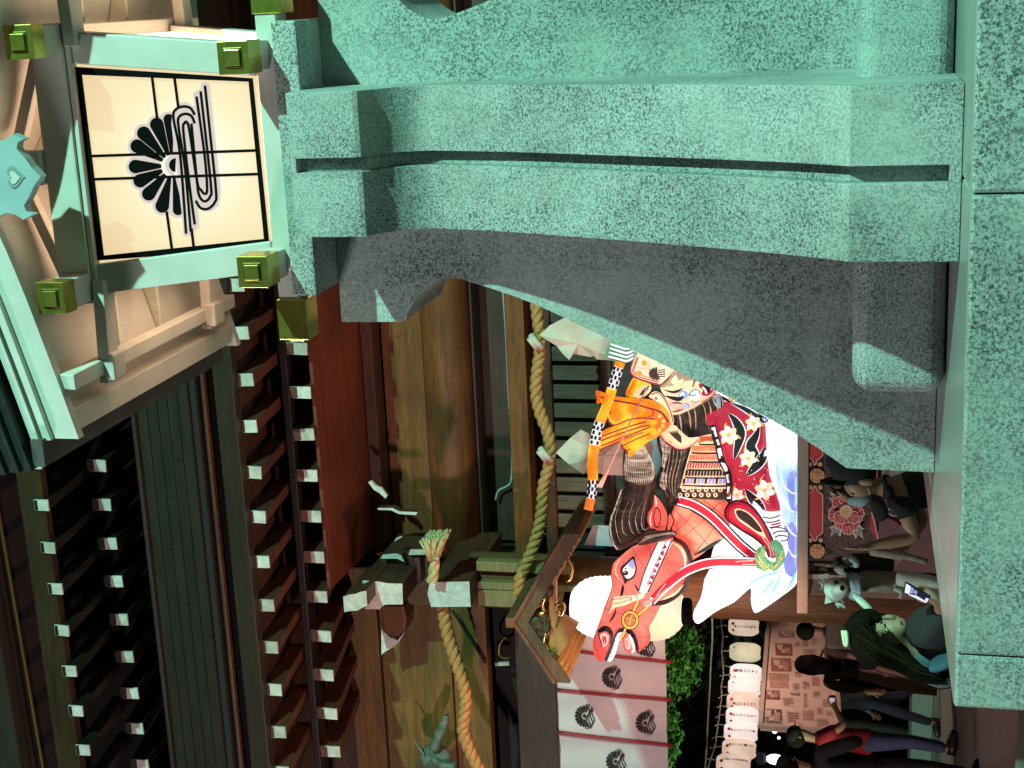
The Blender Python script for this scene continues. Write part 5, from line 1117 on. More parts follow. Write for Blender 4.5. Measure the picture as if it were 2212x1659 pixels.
# amber horns and crest flaps
r = Relief('a', YN-0.20)
r.puff([(495, 520), (560, 535), (650, 565), (830, 578), (950, 595), (1030, 640), (1080, 720), (1085, 790), (1040, 840), (985, 850), (920, 820), (880, 770), (800, 745), (720, 765), (650, 795), (605, 770), (585, 715), (600, 660), (540, 620), (505, 590)], LYE, 0.08, 60, 0, 2, 0.10, 28)
r.line([(500, 560), (620, 592), (800, 625), (900, 655), (1010, 690), (1070, 770)], 14, LMR); r.line([(598, 690), (585, 720), (605, 770), (650, 792), (740, 755), (850, 735), (960, 745)], 12, LMR)
r.fill([(930, 655), (1000, 670), (1065, 730), (1080, 790), (1040, 835), (985, 845), (960, 800), (985, 770), (940, 740), (905, 725), (950, 710)], LOR)
for x, y in ((1000, 720), (1030, 760), (1025, 800), (1000, 830)): r.dot(x, y, 17, LGO); 
r.line([(905, 725), (950, 712), (945, 680), (925, 655)], 7, LMR); r.line([(500, 520), (520, 560), (510, 620)], 26, LOR)
r.line([(595, 690), (612, 680), (605, 705)], 9, LMR)
r.build('helmet_horn', NF)
r = Relief('a', YN-0.17)
r.puff([(535, 850), (640, 800), (760, 755), (880, 735), (950, 750), (985, 790), (950, 830), (850, 860), (730, 900), (620, 945), (525, 985)], LYE, 0.07, 50, 0, 2, 0.10, 26)
for q in ([(540, 880), (680, 830), (800, 790), (920, 760)], [(540, 915), (680, 862), (820, 815), (940, 785)], [(535, 955), (700, 895), (830, 845), (945, 800)], [(530, 985), (640, 940), (760, 890), (870, 850)]): r.line(q, 11, LMR)
r.line([(900, 750), (965, 765), (985, 800), (950, 830)], 11, LMR); r.dot(935, 788, 20, LOR); r.dot(935, 788, 10, LGO)
r.build('helmet_horn', NF)
r = Relief('a', YN-0.15)
r.puff([(690, 905), (780, 870), (900, 830), (1000, 815), (1035, 845), (990, 880), (900, 930), (840, 990), (790, 1050), (745, 1045), (735, 1000), (700, 960)], LYE, 0.07, 50, 0, 2, 0.10, 26)
r.line([(690, 905), (700, 960), (738, 1000), (745, 1045), (790, 1052)], 11, LMR); r.line([(770, 985), (735, 995), (755, 1015)], 9, LMR); r.line([(700, 960), (800, 910), (920, 860)], 9, LMR)
r.build('helmet_horn', NF)
r = Relief('a', YN-0.13)
r.puff([(930, 545), (960, 525), (1010, 540), (1060, 610), (1100, 700), (1115, 770), (1090, 780), (1060, 700), (1010, 640), (950, 590), (915, 570)], LSK, 0.06, 26, 0, 2, 0.08, 18)
r.line([(935, 550), (985, 535), (1040, 590), (1085, 680), (1108, 770)], 9, LMR); r.dot(972, 580, 24, LW); r.dot(972, 580, 13, LOR); r.line([(915, 575), (960, 600), (1020, 650), (1065, 720), (1085, 785)], 9, LMR)
r.puff([(730, 560), (760, 470), (800, 410), (840, 430), (930, 470), (920, 530), (830, 570)], LYE, 0.04, 30, -0.06, 2, 0.06, 22); r.fill([(790, 560), (830, 500), (910, 470), (930, 520), (860, 575)], LSK); r.line([(840, 560), (880, 520), (915, 480)], 26, LK, taper=True); r.line([(745, 560), (780, 480), (815, 430)], 12, LOR)
r.build('cheek_guard', NF)
# bow held upright and the fist on it
r = Relief('a', YN-0.34)
BP = [(690, 285), (655, 400), (612, 540), (565, 680), (515, 800), (482, 950), (468, 1100), (472, 1230), (462, 1340), (434, 1465)]
bq = catmull([(a, b_, 0) for a, b_ in BP], 4)
def bseg(i0, i1, m):
    seg = bq[i0:i1+1]; wd = [40]*len(seg); L_ = []; R_ = []
    for i, p in enumerate(seg):
        d = (seg[min(i+1, len(seg)-1)]-seg[max(0, i-1)]).normalized(); nn = V((-d.y, d.x, 0))*(40 if i0+i < 32 else 36); L_.append((p.x+nn.x, p.y+nn.y)); R_.append((p.x-nn.x, p.y-nn.y))
    r.puff(L_+R_[::-1], m, 0.06, 36, 0, 1, 0.06, 18)
for i0, i1, m in ((0, 2, LYE), (2, 7, LW), (7, 15, LYE), (15, 20, LW), (20, 28, LYE), (28, 33, LW), (33, 36, LOR)): bseg(i0, i1, m)
for i0, i1 in ((2, 7), (15, 20), (28, 33)):
    for i in range(i0, i1):
        a = bq[i]; c_ = bq[i+1]; m_ = (a+c_)/2; d = (c_-a).normalized(); nn = V((-d.y, d.x, 0))
        for t_ in ((-24, 24) if i % 2 else (-34, 0, 30)):
            p = m_+nn*t_; r.line([(p.x-d.x*15, p.y-d.y*15), (p.x+d.x*15, p.y+d.y*15)], 20, LK, 1)
for t_ in (-22, -8, 8, 22):
    for i0, i1 in ((8, 15), (21, 28)): r.line([(bq[i].x+t_, bq[i].y) for i in range(i0, i1)], 4, LOR, 1)
r.build('bow', NF)
b = MB(); b.tube([PY('a', 905, 480, YN-0.3), PY('a', 760, 780, YN-0.33), PY('a', 600, 1130, YN-0.3)], 0.006, 5); b.tube([PY('a', 600, 1130, YN-0.3), PY('a', 560, 1210, YN-0.3), PY('a', 530, 1275, YN-0.28)], [0.008, 0.016, 0.02], 6); b.build('bow_string', PAPER, NF)
r = Relief('a', YN-0.38)
r.puff([(600, 165), (640, 105), (695, 78), (760, 95), (800, 150), (825, 200), (800, 270), (740, 300), (670, 285), (615, 280), (575, 230)], LGR, 0.13, 60, 0, 2, 0.12, 22)
for k in range(4): q = [(610-k*6, 150+k*33), (680, 175+k*32), (740, 190+k*32), (790, 175+k*28)]; r.line(q, 16, LW); r.line([(x, y+13) for x, y in q], 6, LK)
r.fill([(705, 92), (770, 112), (760, 160), (715, 140)], LGO, 1)
for k in range(3): r.line([(725+k*14, 98+k*4), (722+k*14, 148+k*4)], 4, LMR, 1)
r.fill([(770, 180), (830, 165), (850, 200), (800, 215)], LPK)
r.build('fist', NF)
# stage: beam, skirt with peony cloth
STG = varied('grey_green_beam', (0.30, 0.30, 0.26), (0.38, 0.38, 0.33), 5)
zb0, zb1 = zat('f', 1746, 1110, YN-0.35), zat('f', 1722, 1110, YN-0.35); x0, x1 = xat('f', 1735, 1326, YN-0.35), xat('f', 1735, 700, YN-0.35)
b = MB(); b.box((x0, YN-0.35, zb0), (x1, YN+0.55, zb1)); b.build('stage_beam', STG, NF, bev=0.008)
CLB = varied('black_scale_cloth', (0.010, 0.008, 0.008), (0.16, 0.11, 0.10), 55, (1.6, 1, 0.8), rough=0.7); RBAR = varied('red_cloth', (0.42, 0.03, 0.04), (0.62, 0.06, 0.06), 2, rough=0.6)
CRM = mat('cloth_cream', (0.72, 0.46, 0.26), 0.7); CRM2 = mat('cloth_tan', (0.52, 0.28, 0.11), 0.7); CPK = mat('cloth_pale_pink', (0.80, 0.55, 0.50), 0.7); CBL = mat('cloth_blue_grey', (0.20, 0.27, 0.33), 0.7); CWH = mat('cloth_white', (0.70, 0.72, 0.74), 0.7); CYL = mat('cloth_yellow', (0.65, 0.52, 0.16), 0.7); CBK = mat('cloth_black', (0.012, 0.012, 0.014), 0.7); CPU = varied('cloth_dull_purple', (0.10, 0.045, 0.055), (0.16, 0.08, 0.09), 3)
r = Relief('c', YN-0.28)
r.puff([(255, -900), (1180, -900), (1180, 1420), (1090, 1660), (1090, 1700), (255, 1700)], CLB, 0.004, 20, 0, 1, 0.03, 300)
r.fill([(255, -900), (480, -900), (480, 1680), (258, 1690)], CBK, 1, grid=300)
def redbar(y0, y1):
    r.fill([(258, y0), (470, y0), (474, y1-90), (400, y1-30), (380, y1+30), (345, y1+30), (330, y1-30), (262, y1-90)], CPK, 1, grid=300); r.fill([(272, y0), (458, y0), (460, y1-92), (390, y1-38), (366, y1+15), (355, y1+15), (338, y1-38), (274, y1-92)], RBAR, 1, grid=300)
redbar(-800, 410); 
r.fill([(262, 830), (330, 770), (345, 715), (380, 715), (400, 770), (474, 830), (474, 1335), (400, 1395), (380, 1450), (345, 1450), (330, 1395), (262, 1335)], CPK, 1, grid=300); r.fill([(274, 835), (338, 780), (355, 730), (368, 730), (390, 780), (460, 838), (460, 1330), (390, 1385), (368, 1438), (355, 1438), (338, 1385), (274, 1330)], RBAR, 1, grid=300)
for x, y in ((293, 430), (432, 430), (300, 733), (435, 735), (303, 1430), (440, 1432)): r.dot(x, y, 31, CRM); r.dot(x, y, 16, CYL)
for y in (580, 1575):
    r.dot(395, y, 98, CRM, 16); 
    for k in range(8): a = 2*math.pi*k/8; r.dot(395+70*math.cos(a), y+70*math.sin(a), 19, CRM2, 8)
    r.dot(395, y, 44, CRM2, 14); r.dot(395, y, 34, CRM, 14); r.dot(395, y, 20, CRM2, 12)
# peony
def leafp(pts, vein): r.fill(pts, CWH, 1, grid=200); cx_ = sum(p[0] for p in pts)/len(pts); cy_ = sum(p[1] for p in pts)/len(pts); r.fill([(cx_+(x-cx_)*0.72, cy_+(y-cy_)*0.72) for x, y in pts], CBL, 1, grid=200); [r.line([vein, (x, y)], 7, CWH, 1) for x, y in pts[::2]]
leafp([(550, 785), (640, 830), (690, 850), (680, 920), (600, 950), (550, 870), (600, 870)], (680, 920)); leafp([(550, 1265), (640, 1225), (720, 1290), (700, 1390), (640, 1330), (570, 1380), (590, 1300)], (700, 1280)); leafp([(860, 1330), (930, 1220), (1015, 1280), (980, 1300), (1005, 1415), (940, 1360), (900, 1410)], (920, 1290))
PET = [(690, 960, 118), (640, 1090, 112), (730, 1190, 120), (850, 1200, 118), (910, 1080, 118), (890, 1000, 90), (800, 1275, 92), (745, 900, 66), (690, 1130, 92), (870, 1130, 90)]
for x, y, s_ in PET:
    e = [(x+s_*(1+0.07*math.cos(k*3.1))*math.cos(2*math.pi*k/14)*0.92, y+s_*(1+0.07*math.sin(k*4.3))*math.sin(2*math.pi*k/14)) for k in range(14)]
    r.fill(e, CPK, 2, grid=200); r.fill([(x+(a-x)*0.84, y+(c_-y)*0.84) for a, c_ in e], RBAR, 2, grid=200)
    d = V((770-x, 1060-y)); d = d.normalized() if d.length > 1 else V((1, 0))
    for t_ in (-0.7, -0.2, 0.3, 0.7):
        nn = V((-d.y, d.x)); p = V((x, y))-d*s_*0.85+nn*s_*t_; q_ = V((x, y))+d*s_*0.3+nn*s_*t_*0.4; r.line([tuple(p), tuple(q_)], 8, CPK, 1)
r.dot(775, 1050, 88, CPK, 14); r.dot(770, 1060, 56, CYL, 12, 48)
r.fill([(1180, -900), (1110, 1050), (1090, 1300), (1180, 1420), (1200, 1400), (1150, 1240), (1200, 1000)], RBAR, 1, grid=300); r.line([(1110, 1060), (1160, 1240), (1195, 1410)], 16, CPK)
r.build('skirt_cloth', NF)
z0_ = zat('f', 1990, 1110, YN-0.2); b = MB(); b.box((xat('f', 1900, 1210, YN), YN-0.22, 0.43), (x1, YN+0.5, zat('c', 1185, 900, YN-0.2))); b.build('lower_skirt', CPU, NF)
b = MB(); b.box((x0+0.05, YN-0.10, 0.43), (xat('f', 1900, 1212, YN), YN+0.5, zb0)); b.build('stage_boards', wood('stage_boards', (0.12, 0.075, 0.05), (0.20, 0.13, 0.085), 'z'), NF)
b = MB(); b.box((xat('f', 1900, 1235, YN)-0.02, YN-0.16, 0.43), (xat('f', 1900, 1235, YN)+0.02, YN-0.10, zb0)); b.build('corner_trim', STG, NF)
# ================================================================== people and dogs
def cloth(name, col, d=0.7): return varied(name, tuple(c*0.75 for c in col), tuple(min(1, c*1.2) for c in col), 7, rough=0.85, bmp=0.25, bd=0.01)
SKIN = varied('skin', (0.30, 0.165, 0.10), (0.38, 0.22, 0.14), 6, rough=0.55); HAIRB = varied('black_hair', (0.006, 0.005, 0.004), (0.018, 0.014, 0.012), 30, (6, 6, 1), rough=0.85, bmp=0.5)
HAIRN = varied('brown_hair', (0.004, 0.003, 0.002), (0.013, 0.008, 0.004), 22, (5, 5, 0.8), rough=0.9, bmp=0.5)
for _h in (HAIRB, HAIRN): _h.node_tree.nodes['Principled BSDF'].inputs['Specular IOR Level'].default_value = 0.08
def skin(name, chains, m, parent, sub=2, flat=None):
    """one continuous skinned surface over chains of (point, radius); chains sharing a point are joined there"""
    vs = []; rs = []; es = []; idx = {}
    def vid(p, r):
        k = (round(p[0], 4), round(p[1], 4), round(p[2], 4))
        if k not in idx: idx[k] = len(vs); vs.append(V(p)); rs.append(r)
        return idx[k]
    for ch in chains:
        ids = [vid(p, r) for p, r in ch]
        es += [(a, b_) for a, b_ in zip(ids, ids[1:]) if a != b_]
    off = V(parent['_b']); me = bpy.data.meshes.new(name); me.from_pydata([p-off for p in vs], es, [])
    o = bpy.data.objects.new(name, me); COL.objects.link(o); o.parent = parent; o['_b'] = tuple(off)
    md = o.modifiers.new('skin', 'SKIN'); md.use_smooth_shade = True; md.branch_smoothing = 0.4
    if not me.skin_vertices: me.skin_vertices.new()
    for i, r in enumerate(rs):
        rr_ = r if isinstance(r, tuple) else (r, r); me.skin_vertices[0].data[i].radius = rr_; me.skin_vertices[0].data[i].use_root = (i == 0)
    sb = o.modifiers.new('sub', 'SUBSURF'); sb.levels = sub; sb.render_levels = sub; me.materials.append(m)
    return o
def hand(wr, d, side, k=1.0, curl=0.25):
    """palm, five unequal curled fingers; d = direction the hand points, side = towards the thumb"""
    d = V(d).normalized(); s = V(side); s = (s-d*s.dot(d)).normalized(); nrm = d.cross(s); pal = V(wr)+d*0.05*k
    ch = [[(V(wr), 0.024*k), (pal, 0.032*k)]]
    for i, (o_, ln) in enumerate(((0.028, 0.066), (0.010, 0.076), (-0.009, 0.071), (-0.027, 0.055))):
        b0 = pal+d*0.038*k+s*o_*k; b1 = b0+d*ln*0.45*k+nrm*curl*0.02; b2 = b0+d*ln*0.85*k+nrm*curl*0.06
        ch.append([(pal, 0.032*k), (b0, 0.0105*k), (b1, 0.0095*k), (b2, 0.008*k)])
    t0 = V(wr)+d*0.03*k+s*0.028*k; ch.append([(pal, 0.032*k), (t0, 0.013*k), (t0+s*0.024*k+d*0.024*k, 0.011*k), (t0+s*0.030*k+d*0.052*k, 0.009*k)]); return ch
def head_mesh(parent, c, r, face, up=(0, 0, 1), eyes=True):
    """the head's face: nose, ears, eyes and mouth set on a skull at c"""
    f = V(face).normalized(); u = V(up); u = (u-f*u.dot(f)).normalized(); s = f.cross(u)
    b = MB()
    b.tube([c+f*r*0.92+u*r*0.1, c+f*r*1.12-u*r*0.16, c+f*r*1.22-u*r*0.34, c+f*r*0.95-u*r*0.42], [r*0.10, r*0.14, r*0.18, r*0.10], 8)
    b.build('nose', SKIN, parent, smooth=True)
    for sg in (-1, 1):
        b = MB(); b.ball(c+s*sg*r*0.93-u*r*0.12-f*r*0.05, r*0.26, 10, 0, (0.6, 0.6, 1.15)); b.build('ear', SKIN, parent, smooth=True)
        if eyes: b = MB(); b.ball(c+f*r*0.90+s*sg*r*0.38-u*r*0.02, r*0.12, 8); b.build('eye', BLACKM, parent, smooth=True)
    b = MB(); b.tube([c+f*r*0.9-u*r*0.66-s*r*0.26, c+f*r*0.99-u*r*0.66, c+f*r*0.9-u*r*0.66+s*r*0.26], r*0.06, 6); b.build('mouth', mat('lips', (0.30, 0.10, 0.08), 0.6), parent, smooth=True)
def figure(label, base, h, yaw, top, legs, shoes, hair, hairstyle='short', step=0.0, armL=None, armR=None, skirt=None, sleeve=0.5, cap=None, lean=0.0, extra=None, group=None, eyes=True):
    """standing or walking person; yaw = heading, 0 looks along +x, counter-clockwise"""
    base = V(base); f = V((math.cos(yaw), math.sin(yaw), 0)); lft = V((-f.y, f.x, 0)); U = V((0, 0, 1))
    def at(fw_, l_, z_): return base+f*(fw_*h+lean*z_*h)+lft*l_*h+U*z_*h
    P_ = thing('person', label, 'person', base, group)
    pel = at(0, 0, 0.53); wa = at(0.005, 0, 0.62); chs = at(0.01, 0, 0.73); nb = at(0, 0, 0.835); nk = at(0.005, 0, 0.865); jaw = at(0.018, 0, 0.905); cr_ = at(0.006, 0, 0.945)
    body = [[(pel, (0.050*h, 0.040*h)), (wa, (0.045*h, 0.036*h)), (chs, (0.052*h, 0.038*h)), (nb, 0.030*h), (nk, 0.030*h), (jaw, 0.040*h), (cr_, 0.052*h), (at(0.002, 0, 0.972), 0.036*h)]]
    shirt = [[(pel-U*0.05*h, (0.092*h, 0.072*h)), (pel+U*0.01*h, (0.090*h, 0.070*h)), (wa, (0.080*h, 0.062*h)), (chs, (0.092*h, 0.066*h)), (at(0, 0, 0.815), 0.05*h), (at(0, 0, 0.845), 0.038*h)]]
    pants = [[(at(0, 0, 0.575), (0.078*h, 0.06*h)), (pel, (0.082*h, 0.064*h))]]
    for sg, arm in ((1, armL), (-1, armR)):
        hip = at(0, sg*0.048, 0.50); kn = at(0.02+step*sg*0.5, sg*0.050, 0.28); an = at(-0.005+step*sg*1.15-(0.04 if step and sg*step < 0 else 0), sg*0.048, 0.045+(0.03 if step and sg*step < 0 else 0)); toe = an+f*0.085*h-U*0.024*h
        body.append([(pel, (0.050*h, 0.040*h)), (hip, 0.035*h), (kn, 0.026*h), (an, 0.021*h), (toe, 0.018*h)])
        pants.append([(pel, (0.082*h, 0.064*h)), (hip, 0.060*h), (kn, 0.041*h), (an+U*0.015*h, 0.033*h)])
        b = MB(); b.tube([an-f*0.035*h-U*0.012*h, an+f*0.02*h-U*0.012*h, toe-U*0.004*h, toe+f*0.02*h-U*0.006*h], [0.026*h, 0.031*h, 0.027*h, 0.014*h], 10); b.build('shoe', shoes, P_, smooth=True)
        sh = at(0, sg*0.112, 0.80)
        if arm: el, wr = [base+f*a[0]*h+lft*a[1]*h+U*a[2]*h for a in arm]
        else: el = at(-0.01-step*sg*0.4, sg*0.145, 0.635); wr = at(0.02-step*sg*0.75, sg*0.15, 0.50)
        body.append([(chs, (0.052*h, 0.038*h)), (sh, 0.026*h), (el, 0.025*h), (wr, 0.0165*h)]); body += hand(wr, wr-el, f*1.0+lft*-sg*0.3, h/1.7)
        end = sh.lerp(el, min(1, sleeve*2)) if sleeve <= 0.5 else el.lerp(wr, (sleeve-0.5)*2)
        ch = [(chs, (0.092*h, 0.066*h)), (sh, 0.046*h)]
        if sleeve > 0.5: ch.append((el, 0.036*h))
        ch.append((end, 0.036*h if sleeve <= 0.5 else 0.028*h)); shirt.append(ch)
    skin('body', body, SKIN, P_); skin('shirt', shirt, top, P_)
    if skirt: 
        b = MB(); b.lathe([(0.155*h, 0.10*h), (0.150*h, 0.25*h), (0.115*h, 0.42*h), (0.085*h, 0.56*h), (0.078*h, 0.60*h)], base, 22); b.build('skirt', skirt, P_, smooth=True)
    else: skin('trousers', pants, legs, P_)
    c_ = at(0.008, 0, 0.935); r_ = 0.053*h; head_mesh(P_, c_, r_, f, eyes=eyes)
    if hair:
        b = MB(); b.ball(c_-f*r_*0.22+U*r_*0.22, r_*1.16, 16, 0, (1, 1, 0.98))
        if hairstyle == 'long':
            b.tube([c_-f*r_*0.5, c_-f*r_*0.95-U*r_*1.2, c_-f*r_*1.25-U*r_*2.6, c_-f*r_*1.2-U*r_*4.0, c_-f*r_*1.1-U*r_*4.6], [r_*1.05, r_*1.1, r_*1.0, r_*0.7, r_*0.2], 12)
            for sg in (-1, 1): b.tube([c_+lft*sg*r_*0.85+U*r_*0.2, c_+lft*sg*r_*0.95-f*r_*0.3-U*r_*1.0, c_+lft*sg*r_*0.8-f*r_*0.8-U*r_*2.2], [r_*0.35, r_*0.4, r_*0.2], 8)
        b.build('hair', hair, P_, smooth=True)
    if cap:
        b = MB(); b.ball(c_+U*r_*0.42, r_*1.22, 16, 0, (1, 1, 0.82)); b.hexa([c_+f*r_*a+lft*r_*l_+U*r_*z_ for z_ in (0.34, 0.42) for a, l_ in ((0.7, -0.75), (1.7, -0.5), (1.7, 0.5), (0.7, 0.75))]); b.build('cap', cap, P_, smooth=True)
    if extra: extra(P_, at, f, lft, h)
    return P_
def floor_pt(fx, fy, z): return PZ('f', fx, fy, z)
# --- walking visitor with a grey hat
DK = cloth('black_cotton', (0.010, 0.0095, 0.011)); NV = cloth('navy_trousers', (0.020, 0.024, 0.055)); JN = cloth('blue_jeans', (0.075, 0.10, 0.20)); RD = cloth('red_shirt', (0.30, 0.008, 0.018)); SHB = mat('black_shoe', (0.012, 0.012, 0.013), 0.4)
OLV = cloth('olive_brown_cardigan', (0.105, 0.080, 0.045)); PNK = cloth('dusty_pink_skirt', (0.36, 0.20, 0.17)); GRH = cloth('grey_bucket_hat', (0.085, 0.095, 0.085)); TAN = cloth('tan_grey_shirt', (0.19, 0.165, 0.13)); BRN = cloth('red_brown_shirt', (0.11, 0.045, 0.035))
def hat_extra(P_, at, f, lft, h):
    c_ = at(0.006, 0, 0.955); b = MB(); b.ball(c_, 0.068*h, 16, 0, (1, 1, 0.85)); b.lathe([(0.066*h, -0.012*h), (0.088*h, -0.035*h), (0.084*h, -0.038*h), (0.062*h, -0.018*h)], c_, 20); b.build('bucket_hat', GRH, P_, smooth=True)
p = PY('e', 1850, 860, 17.0)
figure('person in a grey bucket hat, black top and navy trousers walking past the display board', (p.x, p.y, 0.42), 1.62, math.radians(200), DK, NV, SHB, None, step=0.12, sleeve=0.9, extra=hat_extra)
# --- long-haired visitor with bag
def bag_extra(P_, at, f, lft, h):
    b = MB(); c_ = at(-0.10, -0.10, 0.60); b.box(c_-V((0.16, 0.10, 0.20)), c_+V((0.16, 0.10, 0.16))); b.build('shoulder_bag', DK, P_, bev=0.05, seg=3)
    b = MB(); b.tube([c_+V((0, 0, 0.15)), at(0, -0.10, 0.82), at(0.02, -0.05, 0.84), at(0.06, 0.0, 0.70)], 0.018, 6); b.build('strap', DK, P_, smooth=True)
p = PY('f', 2040, 1452, 15.2)
figure('person with long dark hair, olive cardigan and pale pink skirt seen from behind', (p.x, p.y, 0.42), 1.66, math.radians(110), OLV, PNK, SHB, HAIRB, 'long', sleeve=0.8, skirt=PNK, extra=bag_extra)
# --- dark-haired visitor in front of the board
def pack_extra(P_, at, f, lft, h):
    b = MB(); c_ = at(-0.085, 0, 0.70); b.hexa([c_+f*a*0.09*h*0.6+lft*l_*0.105*h+V((0, 0, z_)) for z_ in (-0.15*h, 0.12*h) for a, l_ in ((-1, -1), (1, -1), (1, 1), (-1, 1))]); b.build('backpack', TAN, P_, bev=0.04, seg=3)
p = PY('f', 2040, 1378, 14.6)
figure('person with short black hair, brown shirt and grey backpack facing the display board', (p.x, p.y, 0.42), 1.62, math.radians(115), BRN, NV, SHB, HAIRB, sleeve=0.4, extra=pack_extra)
# --- red shirt, jeans, holding up a small camera
def phone_extra(P_, at, f, lft, h):
    wr = P_['_b']
    q = at(0.235, 0.02, 0.735); b = MB(); b.box(q-V((0.045, 0.03, 0.035)), q+V((0.045, 0.03, 0.035))); b.build('camera', mat('silver_camera', (0.35, 0.38, 0.48), 0.3, 0.4), P_, bev=0.01)
    b = MB(); b.tube([at(-0.03, -0.09, 0.82), at(0.06, 0.0, 0.70), at(0.05, 0.09, 0.58)], 0.02, 6); b.build('strap', DK, P_, smooth=True)
p = PY('e', 2030, 1400, 14.2)
figure('person in red shirt and blue jeans holding up a small silver camera', (p.x, p.y, 0.42), 1.70, math.radians(22), RD, JN, SHB, HAIRB, sleeve=0.35, cap=DK, armL=((0.09, 0.11, 0.66), (0.19, 0.04, 0.72)), armR=((0.10, -0.10, 0.66), (0.19, -0.01, 0.715)), extra=phone_extra)
# --- person in black at the edge of the picture, arm folded
p = PY('e', 900, 1720, 11.8)
figure('person in black at the left edge with a bare hand below a dark sleeve', (p.x, p.y, p.z-0.42*0-1.02), 1.72, math.radians(75), DK, DK, SHB, HAIRB, sleeve=0.95, cap=DK, armR=((0.05, -0.16, 0.62), (0.16, -0.06, 0.60)))
# --- man in the black cap beside the granite leg
def pt(c, x, y, Y): return PY(c, x, y, Y)
YM = 8.0
CM = thing('person', 'person in black cap, pale mask and black shirt looking up beside the granite leg', 'person', PY('c', 2100, 900, YM)-V((0, 0, 1.1)))
hc = pt('c', 890, 700, YM); shl = pt('c', 1480, 880, YM-0.12); shr = pt('c', 1420, 640, YM+0.25); chs = pt('c', 1640, 720, YM+0.05); pel = pt('c', 2350, 760, YM+0.05); nk = pt('c', 1200, 720, YM+0.04)
elb = pt('c', 1690, 1400, YM-0.18); wr = pt('c', 1130, 1500, YM-0.22); fdir = (pt('c', 640, 860, YM)-pt('c', 900, 660, YM)).normalized(); upd = (pt('c', 600, 480, YM)-hc).normalized()
chin = pt('c', 1040, 860, YM)
el2 = pt('c', 1800, 1150, YM+0.22); wr2 = pt('c', 1560, 1500, YM+0.16)
foot = V((pel.x, pel.y, 0.05))
bc = [[(pel, (0.09, 0.07)), (chs, (0.09, 0.07)), (nk+(chs-nk)*0.25, 0.055), (nk, 0.052), (hc.lerp(nk, 0.3), 0.075), (hc, 0.088), (hc+upd*0.06, 0.06)], [(hc.lerp(nk, 0.3), 0.075), (chin, 0.042)],
      [(chs, (0.09, 0.07)), (shl, 0.045), (shl.lerp(elb, 0.55), 0.050), (elb, 0.043), (elb.lerp(wr, 0.35), 0.042), (wr, 0.027)]] + hand(wr, wr-elb, (0.3, -1, 0.2), 1.0)
bc += [[(chs, (0.09, 0.07)), (shr, 0.045), (el2, 0.040), (wr2, 0.030)]] + hand(wr2, wr2-el2, (0.2, -0.6, 0.8), 1.05)
for sg in (-1, 1):
    k_ = V((pel.x+sg*0.09, pel.y+0.02, 0.48)); a_ = V((pel.x+sg*0.09, pel.y+0.04, 0.09)); bc.append([(pel, (0.09, 0.07)), (k_, 0.05), (a_, 0.036), (a_+V((0.05, -0.15, -0.04)), 0.035)])
    b = MB(); b.tube([a_+V((0, 0.05, -0.03)), a_+V((0.03, -0.08, -0.03)), a_+V((0.06, -0.2, -0.045))], [0.05, 0.055, 0.035], 10); b.build('shoe', SHB, CM, smooth=True)
skin('body', bc, SKIN, CM)
skin('shirt', [[(pel, (0.155, 0.12)), (chs, (0.185, 0.13)), (nk+(chs-nk)*0.3, 0.095), (nk+(chs-nk)*0.08, 0.07)], [(chs, (0.185, 0.13)), (shl, 0.105), (shl.lerp(elb, 0.30), 0.092), (shl.lerp(elb, 0.5), 0.085)], [(chs, (0.185, 0.13)), (shr, 0.09), (shr.lerp(el2, 0.6), 0.075)]], DK, CM)
skin('trousers', [[(pel, (0.15, 0.115)), (pel-V((0, 0, 0.1)), (0.15, 0.115))]]+[[(pel-V((0, 0, 0.1)), (0.15, 0.115)), (V((pel.x+sg*0.09, pel.y+0.02, 0.48)), 0.075), (V((pel.x+sg*0.09, pel.y+0.04, 0.12)), 0.06)] for sg in (-1, 1)], JN, CM)
b = MB(); b.tube([pt('c', 548, 460, YM), pt('c', 600, 440, YM), pt('c', 740, 470, YM), pt('c', 920, 510, YM), pt('c', 1060, 540, YM), pt('c', 1170, 560, YM)], [0.05, 0.088, 0.100, 0.092, 0.070, 0.03], 18)
b.tube([pt('c', 700, 640, YM-0.02), pt('c', 590, 655, YM-0.03), pt('c', 430, 660, YM-0.03)], [0.085, 0.07, 0.03], 14, flat=0.22); b.build('cap', BLACKM, CM, smooth=True)
b = MB(); b.tube([pt('c', 545, 268, YM+0.03), pt('c', 636, 228, YM+0.03)], 0.006, 6); b.build('cap_tag', ENDW, CM)
b = MB(); b.ball(pt('c', 1042, 668, YM-0.085), 0.032, 12, 0, (0.7, 0.55, 1.25)); b.build('ear', SKIN, CM, smooth=True)
b = MB(); b.tube([pt('c', 800, 930, YM-0.02), pt('c', 880, 905, YM-0.03), pt('c', 990, 890, YM-0.03), pt('c', 1090, 860, YM-0.04)], [0.014, 0.036, 0.042, 0.018], 14); b.build('face_mask', cloth('pale_mask', (0.30, 0.40, 0.42)), CM, smooth=True)
b = MB(); b.tube([pt('c', 660, 790, YM-0.02), pt('c', 710, 825, YM-0.02), pt('c', 760, 858, YM-0.02), pt('c', 800, 850, YM-0.02)], [0.006, 0.012, 0.017, 0.010], 10); b.build('nose', SKIN, CM, smooth=True)
b = MB(); b.tube([pt('c', 800, 852, YM-0.06), pt('c', 860, 858, YM-0.075)], 0.006, 6); b.build('closed_eye', BLACKM, CM)
b = MB(); b.tube([pt('c', 1090, 830, YM-0.07), pt('c', 1060, 745, YM-0.10)], 0.003, 5); b.build('mask_loop', ENDW, CM)
